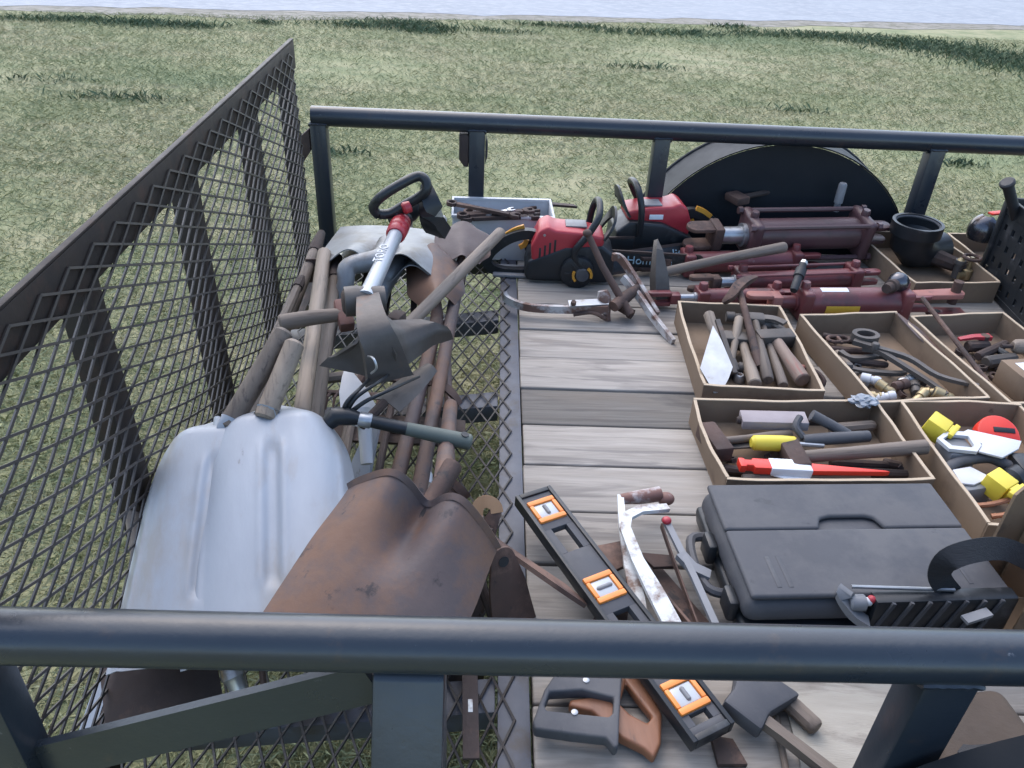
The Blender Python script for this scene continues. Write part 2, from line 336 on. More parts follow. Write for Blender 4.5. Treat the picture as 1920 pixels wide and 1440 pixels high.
def blades(name, n, xy, hgt, wid, lean, m, tone=(.6, 1.15)):
    """n leaf-shaped two-triangle blades standing at xy (n x 2)"""
    x, y = xy[:, 0], xy[:, 1]; a = rng_.uniform(0, 2*np.pi, n); h = hgt*rng_.uniform(.5, 1.3, n); w = wid*rng_.uniform(.6, 1.4, n)
    lx = lean*rng_.uniform(.3, 1.5, n)*h; la = rng_.uniform(0, 2*np.pi, n)
    V = np.zeros((n, 4, 3)); dx, dy = np.cos(a)*w, np.sin(a)*w
    bx, by = np.cos(la)*lx, np.sin(la)*lx
    V[:, 0] = np.stack([x-dx*.5, y-dy*.5, np.full(n, GZ+.002)], 1); V[:, 1] = np.stack([x+dx*.5, y+dy*.5, np.full(n, GZ+.002)], 1)
    V[:, 2] = np.stack([x+dx*.4+bx*.4, y+dy*.4+by*.4, GZ+h*.62], 1); V[:, 3] = np.stack([x+bx, y+by, GZ+h], 1)
    me = bpy.data.meshes.new(name); me.vertices.add(n*4); me.vertices.foreach_set('co', V.ravel())
    idx = (np.arange(n)[:, None]*4+np.array([0, 1, 2, 0, 2, 3])[None]).ravel()
    me.loops.add(n*6); me.loops.foreach_set('vertex_index', idx); me.polygons.add(n*2)
    me.polygons.foreach_set('loop_start', np.arange(0, n*6, 3)); me.polygons.foreach_set('loop_total', np.full(n*2, 3))
    me.update(); at_ = me.attributes.new('tone', 'FLOAT', 'POINT'); at_.data.foreach_set('value', np.repeat(rng_.uniform(*tone, n), 4).astype(np.float32))
    o = bpy.data.objects.new(name, me); COL.objects.link(o); me.materials.append(m); o['kind'] = 'stuff'; return o
NB = 520000
yy = np.abs(rng_.uniform(.0, 1., NB))**1.35*10.2+.35; half = .95+yy*.72
xx = rng_.uniform(-1, 1, NB)*half+.05*yy
# thin it in worn patches
k_ = (np.sin(xx*1.7+yy*.9)+np.sin(xx*.6-yy*1.9+1)+rng_.normal(0, .9, NB)) > -1.6
keep = k_ & (yy < edge_y(xx)+.25)
pts = np.stack([xx, yy], 1)[keep]
g_ = blades('grass', len(pts), pts, .024, .0045, 1.7, M_GRASS, (.93, 1.08)); g_['label'] = 'short pale green lawn grass around the trailer'; g_['category'] = 'grass'
wp = []
def clump(px, py, spx, spy, n):                       # weeds measured off the photograph, lying on the ground
    c = W(px, py, GZ); wp.append(np.stack([rng_.normal(c.x, spx, n), rng_.normal(c.y, spy, n)], 1))
for px, py, sx, sy, n in ((60, 38, .22, .06, 260), (150, 38, .2, .06, 260), (260, 46, .28, .10, 520), (350, 50, .22, .07, 300), (500, 45, .10, .04, 120), (690, 50, .30, .10, 420), (760, 48, .25, .13, 620), (800, 60, .2, .08, 300), (840, 56, .08, .03, 60),
                          (930, 60, .25, .06, 160), (1040, 50, .25, .05, 240), (1100, 52, .1, .03, 80), (1180, 62, .3, .10, 300), (1280, 64, .3, .10, 360), (1370, 52, .12, .05, 160), (1420, 66, .25, .10, 300), (1520, 68, .3, .10, 420), (1600, 74, .3, .14, 520), (1690, 82, .35, .20, 800), (1770, 92, .4, .22, 900), (1840, 104, .4, .26, 1000), (1900, 118, .4, .30, 1100), (1960, 130, .4, .3, 900),
                          (230, 186, .20, .05, 160), (640, 290, .10, .04, 60), (1200, 128, .2, .05, 120), (90, 150, .2, .05, 60), (1500, 210, .15, .05, 60), (1800, 310, .12, .04, 60)):
    clump(px, py, sx, sy, n)
wp = np.concatenate(wp)
w_ = blades('roadside_weeds', len(wp), wp, .048, .012, 1.1, M_WEED, (.8, 1.15)); w_['label'] = 'dark green weeds growing along the road edge'; w_['category'] = 'weeds'

# ---------------------------------------------------------------- the trailer
TR = thing('utility_trailer', 'black steel utility trailer with plank deck and raised mesh ramp gate', 'trailer', Matrix.Translation((0, 0, GZ)))
TI = Matrix.Translation((0, 0, -GZ))
def tpart(g, name, m, parent=None, ang=38, **kw):
    """a trailer part whose shape was written in deck coordinates (deck top z = 0)"""
    return g.obj(name, m, parent or TR, TI if parent is None else None, ang, **kw)
YN, YF, ZR, RR = .5826, 2.5752, .38, .0302
for Y in (YN, YF):
    g = G(); pp = [(-.565+i*(3.2/16), Y, ZR) for i in range(17)]; g.tube(pp, RR, 28); tpart(g, 'top_rail', M_RAIL)
def post(x, y, z0, z1, w=.050, d=.05, m=M_RAIL):
    g = G(); g.box((x-w/2, y-d/2, z0), (x+w/2, y+d/2, z1), .004); p = tpart(g, 'post', m)
    ring = []
    for k in range(44):                                                   # lumpy weld where the post meets the round rail
        t = k/44*4; e = t % 1; c = [(-1, -1), (1, -1), (1, 1), (-1, 1), (-1, -1)]; a_, b_ = c[int(t)], c[int(t)+1]
        ux, uy = a_[0]+(b_[0]-a_[0])*e, a_[1]+(b_[1]-a_[1])*e
        yy_ = y+uy*d/2; ring.append((x+ux*(w/2+.001), yy_, ZR-math.sqrt(max(0, RR**2-(uy*d/2)**2))-.0015+random.uniform(-.0012, .0012)))
    g = G(); g.tube(ring, [random.uniform(.0028, .0046) for _ in ring], 6, closed=True); g.obj('weld', m, p)
    return p
for x in (-.545, -.052, .530, 1.408, 2.2): post(x, YF, -.05 if x > 0 else -.13, ZR-.012)
for x, w in ((-.555, .065), (.520, .062), (1.40, .06)): post(x, YN, -.05 if x > 0 else -.13, ZR-.012, w)
g = G(); g.prism([(YN+.018, ZR-.012), (YN+.025, -.12), (YN-.27, -.12), (YN-.022, ZR-.03)], -.112, -.034, .004, M=Matrix(((0, 0, 1, 0), (1, 0, 0, 0), (0, 1, 0, 0), (0, 0, 0, 1)))); tpart(g, 'post', M_RAIL)
# side frame channel under the rails and bed cross members
for Y in (YN, YF):
    g = G(); g.box((.03, Y-.03, -.125), (2.6, Y+.03, -.045), .004); tpart(g, 'side_channel', M_RAIL)
for x in (.16, .75, 1.35, 1.95):
    g = G(); g.box((x-.03, YN+.031, -.12), (x+.03, YF-.031, -.046), .003); tpart(g, 'cross_member', M_GATE)
# planks
PY0, PB = 1.960, .147
k0 = math.floor((YF-.02-PY0)/PB)
tones = {1.96: 1.02}
for i in range(-9, 5):
    y0 = PY0+i*PB; y1 = y0+PB-.005
    y0, y1 = max(y0, YN+.034), min(y1, YF-.034)
    if y1-y0 < .03: continue
    if abs(i+6) == 0: y0 += .004
    g = G(); dz = random.uniform(-.0025, .0015)
    g.box((.086+random.uniform(-.002, .003), y0, -.040+dz), (2.6, y1, dz), .004, 3)
    tone = {-3: .46, -2: 1.06, -1: 1.1, 0: 1.04, -4: 1.04, -5: 1.0, -6: .86, -7: .84}.get(i, random.uniform(.9, 1.08))
    tpart(g, 'plank', M_DECK, tone=tone)
g = G(); g.box((.034, YN+.031, -.012), (.0835, YF-.031, .001), .0015); g.box((.078, YN+.033, -.06), (.0832, YF-.033, -.0125)); tpart(g, 'edge_angle', M_ANGLE)
# the dovetail floor: slopes gently down behind the planks
TS = .15
def tz(x): return .0045-(.05-x)*TS if x < .05 else .0045
def expanded(fn, na, nb, LW, SW, w=.0018, t=.0015):
    """expanded-metal mesh: long way along a, short way along b; fn(a, b) -> (point, normal)"""
    vs2, fs = [], []
    def seg(a0, b0, a1, b1):
        p, n = fn(a0, b0); q, n2 = fn(a1, b1); p = Vector(p); q = Vector(q); n = Vector(n); d = (q-p).normalized()
        s_ = n.cross(d).normalized(); s_ = (s_-n*.25).normalized(); u_ = d.cross(s_)
        p = p-d*.0015; q = q+d*.0015
        base = len(vs2)
        for c in (p, q):
            for e, f in ((1, 1), (-1, 1), (-1, -1), (1, -1)): vs2.append(c+s_*w*e+u_*t*f)
        fs.extend([(base, base+1, base+5, base+4), (base+1, base+2, base+6, base+5), (base+2, base+3, base+7, base+6), (base+3, base, base+4, base+7)])
    for j in range(nb):
        for i in range(na):
            a = i*LW; b = j*SW
            seg(a, b+SW/2, a+LW*.5, b); seg(a, b+SW/2, a+LW*.5, b+SW)
            seg(a+LW*.5, b, a+LW, b+SW/2); seg(a+LW*.5, b+SW, a+LW, b+SW/2)
    me = bpy.data.meshes.new('mesh'); me.from_pydata([tuple(v) for v in vs2], [], fs); me.update(); return me
LW, SW = .081, .0355
nx = int((.575+.058)/SW); ny = int((YF-YN-.07)/LW)
def floor_fn(a, b):
    x = .060-b; return (x, YN+.045+a, tz(x)), (-TS, 0, 1)
me = expanded(floor_fn, ny, nx, LW, SW)
o = bpy.data.objects.new('floor_mesh', me); COL.objects.link(o); o.parent = TR; o.matrix_local = TI; me.materials.append(M_MESH); o['kind'] = 'stuff'
for y in (.80, 1.62, 2.04):
    g = G(); g.prism([(.03, -.006+tz(.03)), (-.57, tz(-.57)-.006), (-.57, tz(-.57)-.050), (.03, tz(.03)-.05)], 0, .062, .002, M=Matrix(((1, 0, 0, 0), (0, 0, -1, y+.031), (0, 1, 0, 0), (0, 0, 0, 1))))
    tpart(g, 'stringer', M_ANGLE)
for y in (YN, YF):
    g = G(); g.prism([(.03, -.02+tz(.03)), (-.585, tz(-.57)-.01), (-.585, tz(-.57)-.10), (.03, tz(.03)-.12)], -.028, .028, .003, M=Matrix(((1, 0, 0, 0), (0, 0, -1, y), (0, 1, 0, 0), (0, 0, 0, 1))))
    tpart(g, 'tail_channel', M_RAIL)
g = G(); g.box((-.60, YN+.03, tz(-.58)-.055), (-.553, YF-.03, tz(-.58)-.006), .003); tpart(g, 'rear_beam', M_GATE)
# diagonal brace on the near side
g = G(); g.tube([(-.115, YN, .318), (-.528, YN, .148)], 0, flat=(.032, .005), up=(0, 1, 0)); g2 = tpart(g, 'diagonal_brace', M_RAIL)
# pocket bracket on the far post, latch at the far end
g = G(); g.prism([(-.108, .345), (-.108, .268), (-.092, .245), (-.078, .245), (-.078, .345)], -.02, .02, .002, M=Matrix(((1, 0, 0, 0), (0, 0, -1, YF), (0, 1, 0, 0), (0, 0, 0, 1)))); tpart(g, 'stake_pocket', M_RUSTD)
g = G(); g.prism([(-.0255, .345), (-.018, .32), (-.018, .28), (-.0255, .255)], -.02, .02, .001, M=Matrix(((1, 0, 0, 0), (0, 0, -1, YF), (0, 1, 0, 0), (0, 0, 0, 1)))); tpart(g, 'stake_pocket', M_RAIL)
g = G(); g.prism([(-.574, .345), (-.625, .30), (-.625, .255), (-.602, .235), (-.574, .275)], -.012, .012, .002, M=Matrix(((1, 0, 0, 0), (0, 0, -1, YF-.01), (0, 1, 0, 0), (0, 0, 0, 1)))); tpart(g, 'gate_latch', M_RUSTD)
# the ramp gate, upright at the tail
GX, GT, GB = -.5835, .620, -.115
g = G(); g.box((GX-.007, YN-.01, GT-.005), (GX+.004, YF-.085, GT), .0015); g.box((GX-.001, YN-.0095, GT-.080), (GX+.0038, YF-.0855, GT-.0055), .001)
gate = tpart(g, 'ramp_gate', M_GATE)
for y in (.62, 1.062, 1.535, 2.01, 2.43):
    g = G(); g.box((GX-.040, y-.003, GB), (GX-.003, y+.003, GT-.065), .001); g.box((GX-.0095, y+.0032, GB), (GX-.0032, y+.058, GT-.065), .001)
    g.obj('gate_bar', M_GATE, gate)
g = G(); g.box((GX-.045, YN-.01, GB-.03), (GX-.001, YF-.03, GB+.015), .003); g.obj('bottom_bar', M_GATE, gate)
gy0, gy1 = YN+.0, YF-.07
def gate_fn(a, b):
    y = gy0+a; z = GT-.026-b; bow = .016*(abs(math.sin((y-1.062)/.474*math.pi)))*math.sin(max(0, min(1, b/.68))*math.pi)
    return (GX+.007-bow*0+bow, y, z), (1, 0, 0)
me = expanded(gate_fn, int((gy1-gy0)/LW), 19, LW, SW, .0019, .0015)
o = bpy.data.objects.new('gate_mesh', me); COL.objects.link(o); o.parent = gate; me.materials.append(M_MESH); o['kind'] = 'stuff'
# fenders
def fender(y0, y1, inner, cx=.968):
    cz, R, th = -.145, .492, .004
    g = G()
    def top(u, v):
        a = rad(-8+196*u); return (cx+R*math.cos(a), y0+(y1-y0)*v, cz+R*math.sin(a))
    g.grid(top, 40, 3, .004)
    f = tpart(g, 'fender', M_FENDER)
    g = G(); pl = [(cx+(R-.006)*math.cos(rad(a)), cz+(R-.006)*math.sin(rad(a))) for a in range(-6, 187, 6)]
    g.prism(pl, 0, .005, M=Matrix(((1, 0, 0, 0), (0, 0, -1, inner+.0025), (0, 1, 0, 0), (0, 0, 0, 1)))); g.obj('fender_wall', M_FENDER, f)
    g = G(); g.tube([(cx+R*math.cos(rad(a)), (y0 if inner != y0 else y1), cz+R*math.sin(rad(a))) for a in range(-6, 187, 6)], .007, 8); g.obj('fender_bead', M_FENDER, f)
    # wheel under it
    yc = (y0+y1)/2
    g = G(); g.lathe((cx, yc-.09, -.27), (cx, yc+.09, -.27), [(0, .20), (.05, .30), (.2, .328), (.8, .328), (.95, .30), (1, .20)], 36); w = tpart(g, 'wheel', M_RUB)
fender(2.612, 2.775, 2.612); fender(.27, .545, .545, .835)
# ---------------------------------------------------------------- builders for tools
def handle_wood(g, A, B, r0, r1, n=10, bow=0.):
    A = Vector(A); B = Vector(B); P = []; R_ = []
    for i in range(13):
        t = i/12; p = A.lerp(B, t); p.z += bow*math.sin(math.pi*t); P.append(p); R_.append(r0+(r1-r0)*t)
    P = [P[0]+(P[0]-P[1]).normalized()*.0]+P; R_ = [r0*.8]+R_
    P[0] = P[1]-(P[2]-P[1]).normalized()*.004
    P.append(P[-1]+(P[-1]-P[-2]).normalized()*.006); R_.append(r1*.72)
    return g.tube(P, R_, n)
def sstep(a, b, x):
    t = max(0., min(1., (x-a)/(b-a))); return t*t*(3-2*t)
def dome_scoop(g, L, Wd, H):
    """grain scoop lying face down: local x from socket to cutting edge, back of the blade up"""
    def f(u, v):
        v = v*2-1; t = min(u/.40, 1); hw = Wd/2*(1-(1-t)**2.4)**(1/2.4)
        hw = max(hw, .012)
        hs = H*(1-.84*u**1.2)*(.30+.70*sstep(0, .15, u))
        a = abs(v); z = hs*(1-a**4.5)
        k = sstep(.22, .30, u)*(1-sstep(.74, .80, u))                    # pressed centre channel with a narrow bead either side
        z -= .0052*math.exp(-(v/.085)**4)*k
        z += .0020*math.exp(-((a-.15)/.045)**2)*k
        z += .0040*math.exp(-((a-.86)/.05)**2)*sstep(.12, .3, u)           # rolled side edge
        z += .0012*math.sin(u*7+v*3)*sstep(.2, .5, u)
        return (u*L, v*hw, z)
    return g.grid(f, 64, 72, .0020)
def hollow_scoop(g, L, Wd, H, valley, rear=.86, lip=True, warp=.0, ex=2.4):
    """hollow-back shovel or scoop: two rounded shoulders with a valley where the socket enters"""
    def f(u, v):
        v = v*2-1; hw = Wd/2*(rear+(1-rear)*sstep(0, .4, u)); a = abs(v)
        z = H*(1-.80*u)*(1-a**ex)
        z -= valley*math.exp(-(v/.20)**2)*(1-sstep(.02, .58, u))
        z += valley*.22*math.exp(-((a-.46)/.20)**2)*(1-sstep(0, .5, u))
        z += warp*math.sin(u*5+v*3)
        return (u*L+(.02*a**2)*(1-u), v*hw, z)
    g.grid(f, 48, 60, .0026)
    if lip:
        P = [Vector(f(0, j/48))+Vector((-.003, 0, .003)) for j in range(49)]; g.tube(P, 0, flat=(.0055, .0022), up=(.5, 0, 1))
    return f

# ---------------------------------------------------------------- the pile on the mesh tail
# two aluminium scoops in front
def front_scoop(S, F, Wd, H, hA, hB, m_h, label, grip=None, up=(0, 0, 1)):
    S = Vector(S); F = Vector(F); T = thing('scoop_shovel', label, 'shovel', frame(S, F, up)); I = T.matrix_world.inverted()
    g = G(); dome_scoop(g, (F-S).length, Wd, H); bl = g.obj('blade', M_ALU, T, ang=60)
    a = I @ Vector(hA); b = I @ Vector(hB); d = (b-a).normalized()
    g = G(); g.tube([Vector((.085, 0, H*.72)), Vector((.03, 0, H*.62)), a-d*.03, a-d*.012], [.010, .017, .0215, .0210], 14); g.obj('socket', M_ALU, T)
    g = G(); handle_wood(g, a-d*.028, b, .0195, .0185); g.obj('handle', m_h, T)
    if grip:
        c = b; s_ = (I.to_3x3() @ Vector((1, .15, 0))).normalized()
        g = G(); g.tube([c-d*.01, c+d*.02-s_*.03, c+d*.075-s_*.05], .008, 8); g.tube([c-d*.01, c+d*.02+s_*.03, c+d*.075+s_*.05], .008, 8); g.obj('yoke', M_RUST, T)
        g = G(); g.tube([c+d*.075-s_*.062, c+d*.075+s_*.062], .014, 12); g.obj('grip', M_WOOD, T)
    return T
front_scoop(W(430, 800, .175), W(357, 1254, .06), .240, .080, W(442, 776, .236), W(532, 625, .33), M_WOOD, 'aluminium scoop shovel lying against the mesh gate, partly under its twin')
front_scoop(W(520, 775, .19), W(515, 1236, .065), .270, .084, W(508, 755, .258), W(552, 646, .325), M_WOODP, 'aluminium scoop shovel on top, with pale handle and deep centre groove')
# long pale handle running under the far scoop
T = thing('garden_hoe', 'long pale wooden tool handle running under the far aluminium scoop', 'hoe', frame(W(566, 775, .20), W(606, 490, .185)))
Lh = (W(566, 775, .20)-W(606, 490, .185)).length
g = G(); handle_wood(g, (0, 0, 0), (Lh+.05, 0, 0), .0165, .0185); g.obj('handle', M_WOODP, T)
g = G(); g.tube([(Lh+.04, 0, 0), (Lh+.10, 0, -.02), (Lh+.14, 0, -.05)], [.018, .012, .01], 8); g.box((Lh+.13, -.06, -.12), (Lh+.136, .06, -.05), .001); g.obj('hoe_head', M_RUST, T)
for i, (a, b, lab) in enumerate((((W(505, 690, .06), W(590, 470, .12), 'grey wooden handle wedged between mesh gate and pale handle')), ((W(590, 790, .10), W(628, 520, .16), 'thin grey wooden handle beside the long pale handle')))):
    g = G(); L_ = (b-a).length; handle_wood(g, (0, 0, 0), (L_, 0, 0), .017, .016); T = thing('broken_tool', lab, 'broken tool', frame(a, b)); g.obj('shaft', M_WOOD, T)
    g = G(); g.lathe((L_-.01, 0, 0), (L_+.1, 0, 0), [(0, .019), (.3, .019), (1, .012)], 10); g.obj('ferrule', M_RUSTD, T)
# far pair of aluminium scoops, sockets towards the camera
def far_scoop(R_, F, Wd, H, soc, end, lab, m, valley=.050, wood=True, L=None):
    R_ = Vector(R_); F = Vector(F); T = thing('scoop_shovel', lab, 'shovel', frame(R_, F)); I = T.matrix_world.inverted()
    L = L or (F-R_).length
    g = G(); hollow_scoop(g, L, Wd, H, valley, lip=False); g.obj('blade', m, T, ang=60)
    P = [Vector((.13, 0, H*.55)), Vector((.04, 0, H-valley*.75))]+[I @ Vector(p) for p in soc]
    g = G(); g.tube(smooth_pts(P, 5), [.030]*1+[.030-.010*min(1, i/16) for i in range(len(smooth_pts(P, 5))-1)], 14); g.obj('socket', m, T)
    if wood:
        a = I @ Vector(soc[-1]); b = I @ Vector(end); g = G(); handle_wood(g, a-(b-a).normalized()*.03, b, .0175, .017); g.obj('handle', M_WOOD, T)
    return T
_p = W(703, 472, .235); far_scoop((_p.x, _p.y, .150), (_p.x+.04, _p.y+.32, .150), .385, .085, [W(655, 500, .20), W(648, 530, .17), W(636, 562, .13)], W(575, 720, .05), 'aluminium scoop shovel turned over with arched shoulders, below the red-collared pole', M_ALU_SHADED, L=.33)
far_scoop((_p.x+.030, _p.y+.005, .122), (_p.x+.07, _p.y+.32, .12), .37, .080, [W(715, 545, .12), W(700, 600, .09)], W(650, 760, .0), 'aluminium scoop shovel nested under the turned over scoop', M_ALU_SHADED, L=.33)

# trimmer shaft with loop handle
A, B = W(690, 552, .34), W(752, 418, .36)
T = thing('string_trimmer', 'grey trimmer pole with red collar and black loop handle on top of the pile', 'trimmer', frame(A, B)); I = T.matrix_world.inverted()
L_ = (B-A).length
g = G(); g.tube([(-.02, 0, 0), (.02, 0, 0), (.20, 0, 0), (L_+.03, 0, 0)], [.021, .0175, .0165, .0165], 18); shaft = g.obj('shaft', mat('grey_tube', (.36, .38, .40), (.30, .31, .33), rough=.4, metal=.3, scale=5, bump=.05), T)
g = G(); g.lathe((L_*.80, 0, 0), (L_+.015, 0, 0), [(0, .0195), (.06, .0225), (.3, .0235), (.34, .0215), (.38, .0235), (.66, .0235), (.7, .0215), (.74, .0228), (.95, .021), (1, .018)], 20); g.obj('collar', M_RED, T)
lettering('lettering', 'TORO', .028, M_WHT, shaft, Matrix.Translation((.145, .004, .0175)))
H0 = I @ W(768, 398, .37)
g = G(); g.lathe((L_+.0, 0, 0), (L_+.07, 0, 0), [(0, .018), (.2, .024), (.7, .022), (1, .015)], 14); g.tube([I @ W(735, 408, .37), H0, I @ W(785, 385, .38)], [.020, .024, .018], 12); g.obj('clamp', M_BLK, T)
Lp = [W(708, 402, .38), W(700, 388, .40), W(716, 368, .43), W(752, 345, .455), W(782, 331, .465), W(797, 337, .46), W(800, 356, .44), W(785, 370, .42), W(760, 384, .40), W(732, 400, .38)]
Lp = [I @ p for p in Lp]; sp = smooth_pts(Lp+[Lp[0]], 5)[:-1]
g = G(); g.tube(sp, .0115, 12, closed=True); g.obj('loop_handle', M_BLK, T)
g = G(); g.tube(smooth_pts([I @ W(797, 352, .43), I @ W(806, 385, .40), I @ W(812, 415, .36), I @ W(822, 432, .33)], 5), 0, flat=[(.012+.016*min(1, i/8), .016) for i in range(16)], up=(0, 0, 1)); g.obj('guard', M_BLK, T)
g = G(); g.lathe(I @ W(755, 392, .395), I @ W(770, 386, .40), [(0, .010), (.2, .014), (.9, .014), (1, .008)], 12); g.obj('knob', M_RED, T)
g = G(); g.lathe(I @ W(818, 425, .33), I @ W(838, 425, .33), [(0, .02), (.2, .028), (.8, .028), (1, .02)], 14); g.obj('rear_grip', M_GREYP, T)

# cast-iron cultivator sweep
O = W(690, 566, .33); T = thing('cultivator_sweep', 'grey iron cultivator sweep with two wings lying across the handles', 'plough part', Matrix.Translation(O)); I = T.matrix_world.inverted()
def loc(px, py, z): return I @ W(px, py, z)
g = G(); g.lathe(loc(645, 566, .33), loc(722, 560, .33), [(0, .022), (.02, .030), (.35, .031), (.4, .029), (1, .026)], 18); eye = g.obj('eye', M_IRON, T)
g = G(); g.lathe(loc(641, 567, .33), loc(652, 566, .33), [(0, .018), (.3, .024), (1, .0235)], 16); g.obj('eye_core', M_RUSTD, T)
g = G(); g.tube(smooth_pts([loc(690, 548, .34), loc(694, 585, .345), loc(702, 620, .335), loc(715, 655, .30), loc(726, 695, .25), loc(730, 712, .23)], 4), 0, flat=[(.020+.028*i/20, .010-.004*i/20) for i in range(21)], up=(0, -.4, 1)); g.obj('shank', M_IRON, T)
def wing(P):
    """P: rows of (px,py,z)"""
    g = G(); n = len(P)-1; m_ = len(P[0])-1
    Q = [[loc(*c) for c in r] for r in P]
    def f(u, v):
        i = min(int(u*n), n-1); j = min(int(v*m_), m_-1); a = u*n-i; b = v*m_-j
        return (Q[i][j]*(1-a)+Q[i+1][j]*a)*(1-b)+(Q[i][j+1]*(1-a)+Q[i+1][j+1]*a)*b
    g.grid(f, 12, 12, .006); return g.obj('wing', M_IRON, T, ang=50)
wing([[(695, 590, .335), (700, 625, .32), (712, 660, .28), (728, 712, .22)], [(665, 640, .30), (655, 655, .27), (655, 670, .25), (675, 700, .22)], [(640, 655, .275), (622, 667, .25), (604, 680, .235), (600, 684, .23)]])
wing([[(705, 575, .345), (725, 625, .33), (742, 665, .29), (742, 712, .22)], [(735, 600, .315), (760, 620, .30), (765, 645, .28), (768, 682, .245)], [(790, 598, .30), (815, 604, .305), (822, 620, .29), (812, 648, .255)], [(815, 606, .29), (838, 612, .29), (846, 622, .275), (850, 636, .245)]])
g = G(); g.tube(smooth_pts([loc(690, 668, .30), loc(700, 672, .315), loc(706, 690, .30), loc(696, 700, .28)], 5), .0022, 6); g.obj('wire_ring', M_STEEL, T)

# short-handled hammer across the handles
A, B = W(527, 606, .27), W(645, 590, .27); T = thing('hand_hammer', 'short hammer with worn red head lying across the shovel handles', 'hammer', frame(A, B)); L_ = (B-A).length
g = G(); handle_wood(g, (0, 0, 0), (L_, 0, 0), .0185, .0145, bow=.003); g.obj('handle', M_WOOD, T)
g = G(); g.box((L_-.016, -.036, -.015), (L_+.016, .034, .015), .006, M=Matrix.Rotation(rad(25), 4, 'X')); g.obj('head', mat('rusty_red', (.16, .065, .05), (.09, .045, .036), rough=.7, scale=12, bump=.4, spots=(.05, .03, .026), spot_amt=.4), T)

# white painted trenching blade and its stem
A, B = W(652, 690, .20), W(676, 775, .16); T = thing('trenching_shovel', 'narrow white painted shovel blade behind the hand cultivator', 'shovel', frame(A, B)); L_ = (B-A).length
pl = [(0, -.006), (.02, -.016), (L_*.5, -.030), (L_, -.038), (L_+.02, -.030), (L_+.03, -.012), (L_+.03, .012), (L_+.02, .028), (L_, .036), (L_*.5, .024), (.02, .010), (0, .006)]
g = G(); g.prism(pl, -.002, .002, .0008); g.obj('blade', M_WPAINT if False else M_WHT, T)
I = T.matrix_world.inverted(); g = G(); g.tube([I @ W(677, 770, .16), I @ W(684, 800, .14), I @ W(688, 870, .09)], [.020, .014, .012], 10); g.obj('stem', M_WHT, T)
A, B = W(662, 945, .0), W(702, 800, .10); T = thing('broken_tool', 'pale grey flat tool arm between scoop and rusty shovel', 'broken tool', frame(A, B)); L_ = (B-A).length
g = G(); g.tube([(0, 0, 0), (L_*.5, 0, .01), (L_, 0, 0)], 0, flat=[(.024, .008), (.020, .008), (.012, .006)], up=(0, 0, 1)); g.obj('shaft', M_ALU, T)

# three-tine hand cultivator with rubber grip
A, B = W(880, 829, .17), W(640, 778, .225); T = thing('hand_cultivator', 'three tine hand cultivator with black shaft and grey green grip', 'cultivator', frame(A, B)); L_ = (B-A).length; I = T.matrix_world.inverted()
g = G(); g.tube([(-.004, 0, 0), (0, 0, 0), (.05, 0, 0), (.12, 0, 0)], [.012, .0155, .0145, .0125], 14); gr = g.obj('grip', M_GREEN, T)
g = G(); g.lathe((.012, 0, .009), (.012, 0, .0162), [(0, .006), (1, .0075)], 12); g.obj('hanging_hole', M_RUB, gr)
g = G(); g.tube([(.11, 0, 0), (L_*.55, 0, 0), (L_*.80, 0, 0)], [.0125, .0125, .0118], 14); g.obj('shaft', M_BLK, T)
g = G(); g.lathe((L_*.77, 0, 0), (L_*.87, 0, 0), [(0, .0135), (.1, .0145), (.9, .014), (1, .012)], 14); g.obj('ferrule', M_STEEL, T)
g = G(); g.tube([(L_*.86, 0, 0), (L_*.95, 0, .0), (L_+.01, 0, -.006), (L_+.03, .015, -.03)], [.012, .017, .018, .012], 12); g.obj('head', M_BLK, T)
for (x, y, z, x2, y2, z2) in ((652, 752, .25, 703, 700, .25), (668, 745, .255, 742, 694, .255), (690, 750, .25, 786, 706, .25)):
    s0 = I @ W(643+(x-652)*.4, 772, .225); g = G(); P = smooth_pts([s0, I @ W(x, y, z), I @ W((x+x2)/2, (y+y2)/2, z+.01), I @ W(x2, y2, z2-.03)], 5)
    g.tube(P, [.0048-.0022*i/(len(P)-1) for i in range(len(P))], 8); g.obj('tine', M_BLK, T)
A, B = W(742, 745, .19), W(790, 705, .2); T = thing('hand_trowel', 'small dark grey trowel blade under the cultivator sweep', 'trowel', frame(A, B)); L_ = (B-A).length
g = G(); g.grid(lambda u, v: (u*(L_+.06)-.03, (v-.5)*.07*(1-.5*u*u), .012*(1-(2*v-1)**2)), 10, 8, .002); g.obj('blade', M_IRON, T)
g = G(); g.tube([(-.03, 0, .01), (-.10, 0, .0)], .009, 8); g.obj('tang', M_RUSTD, T)

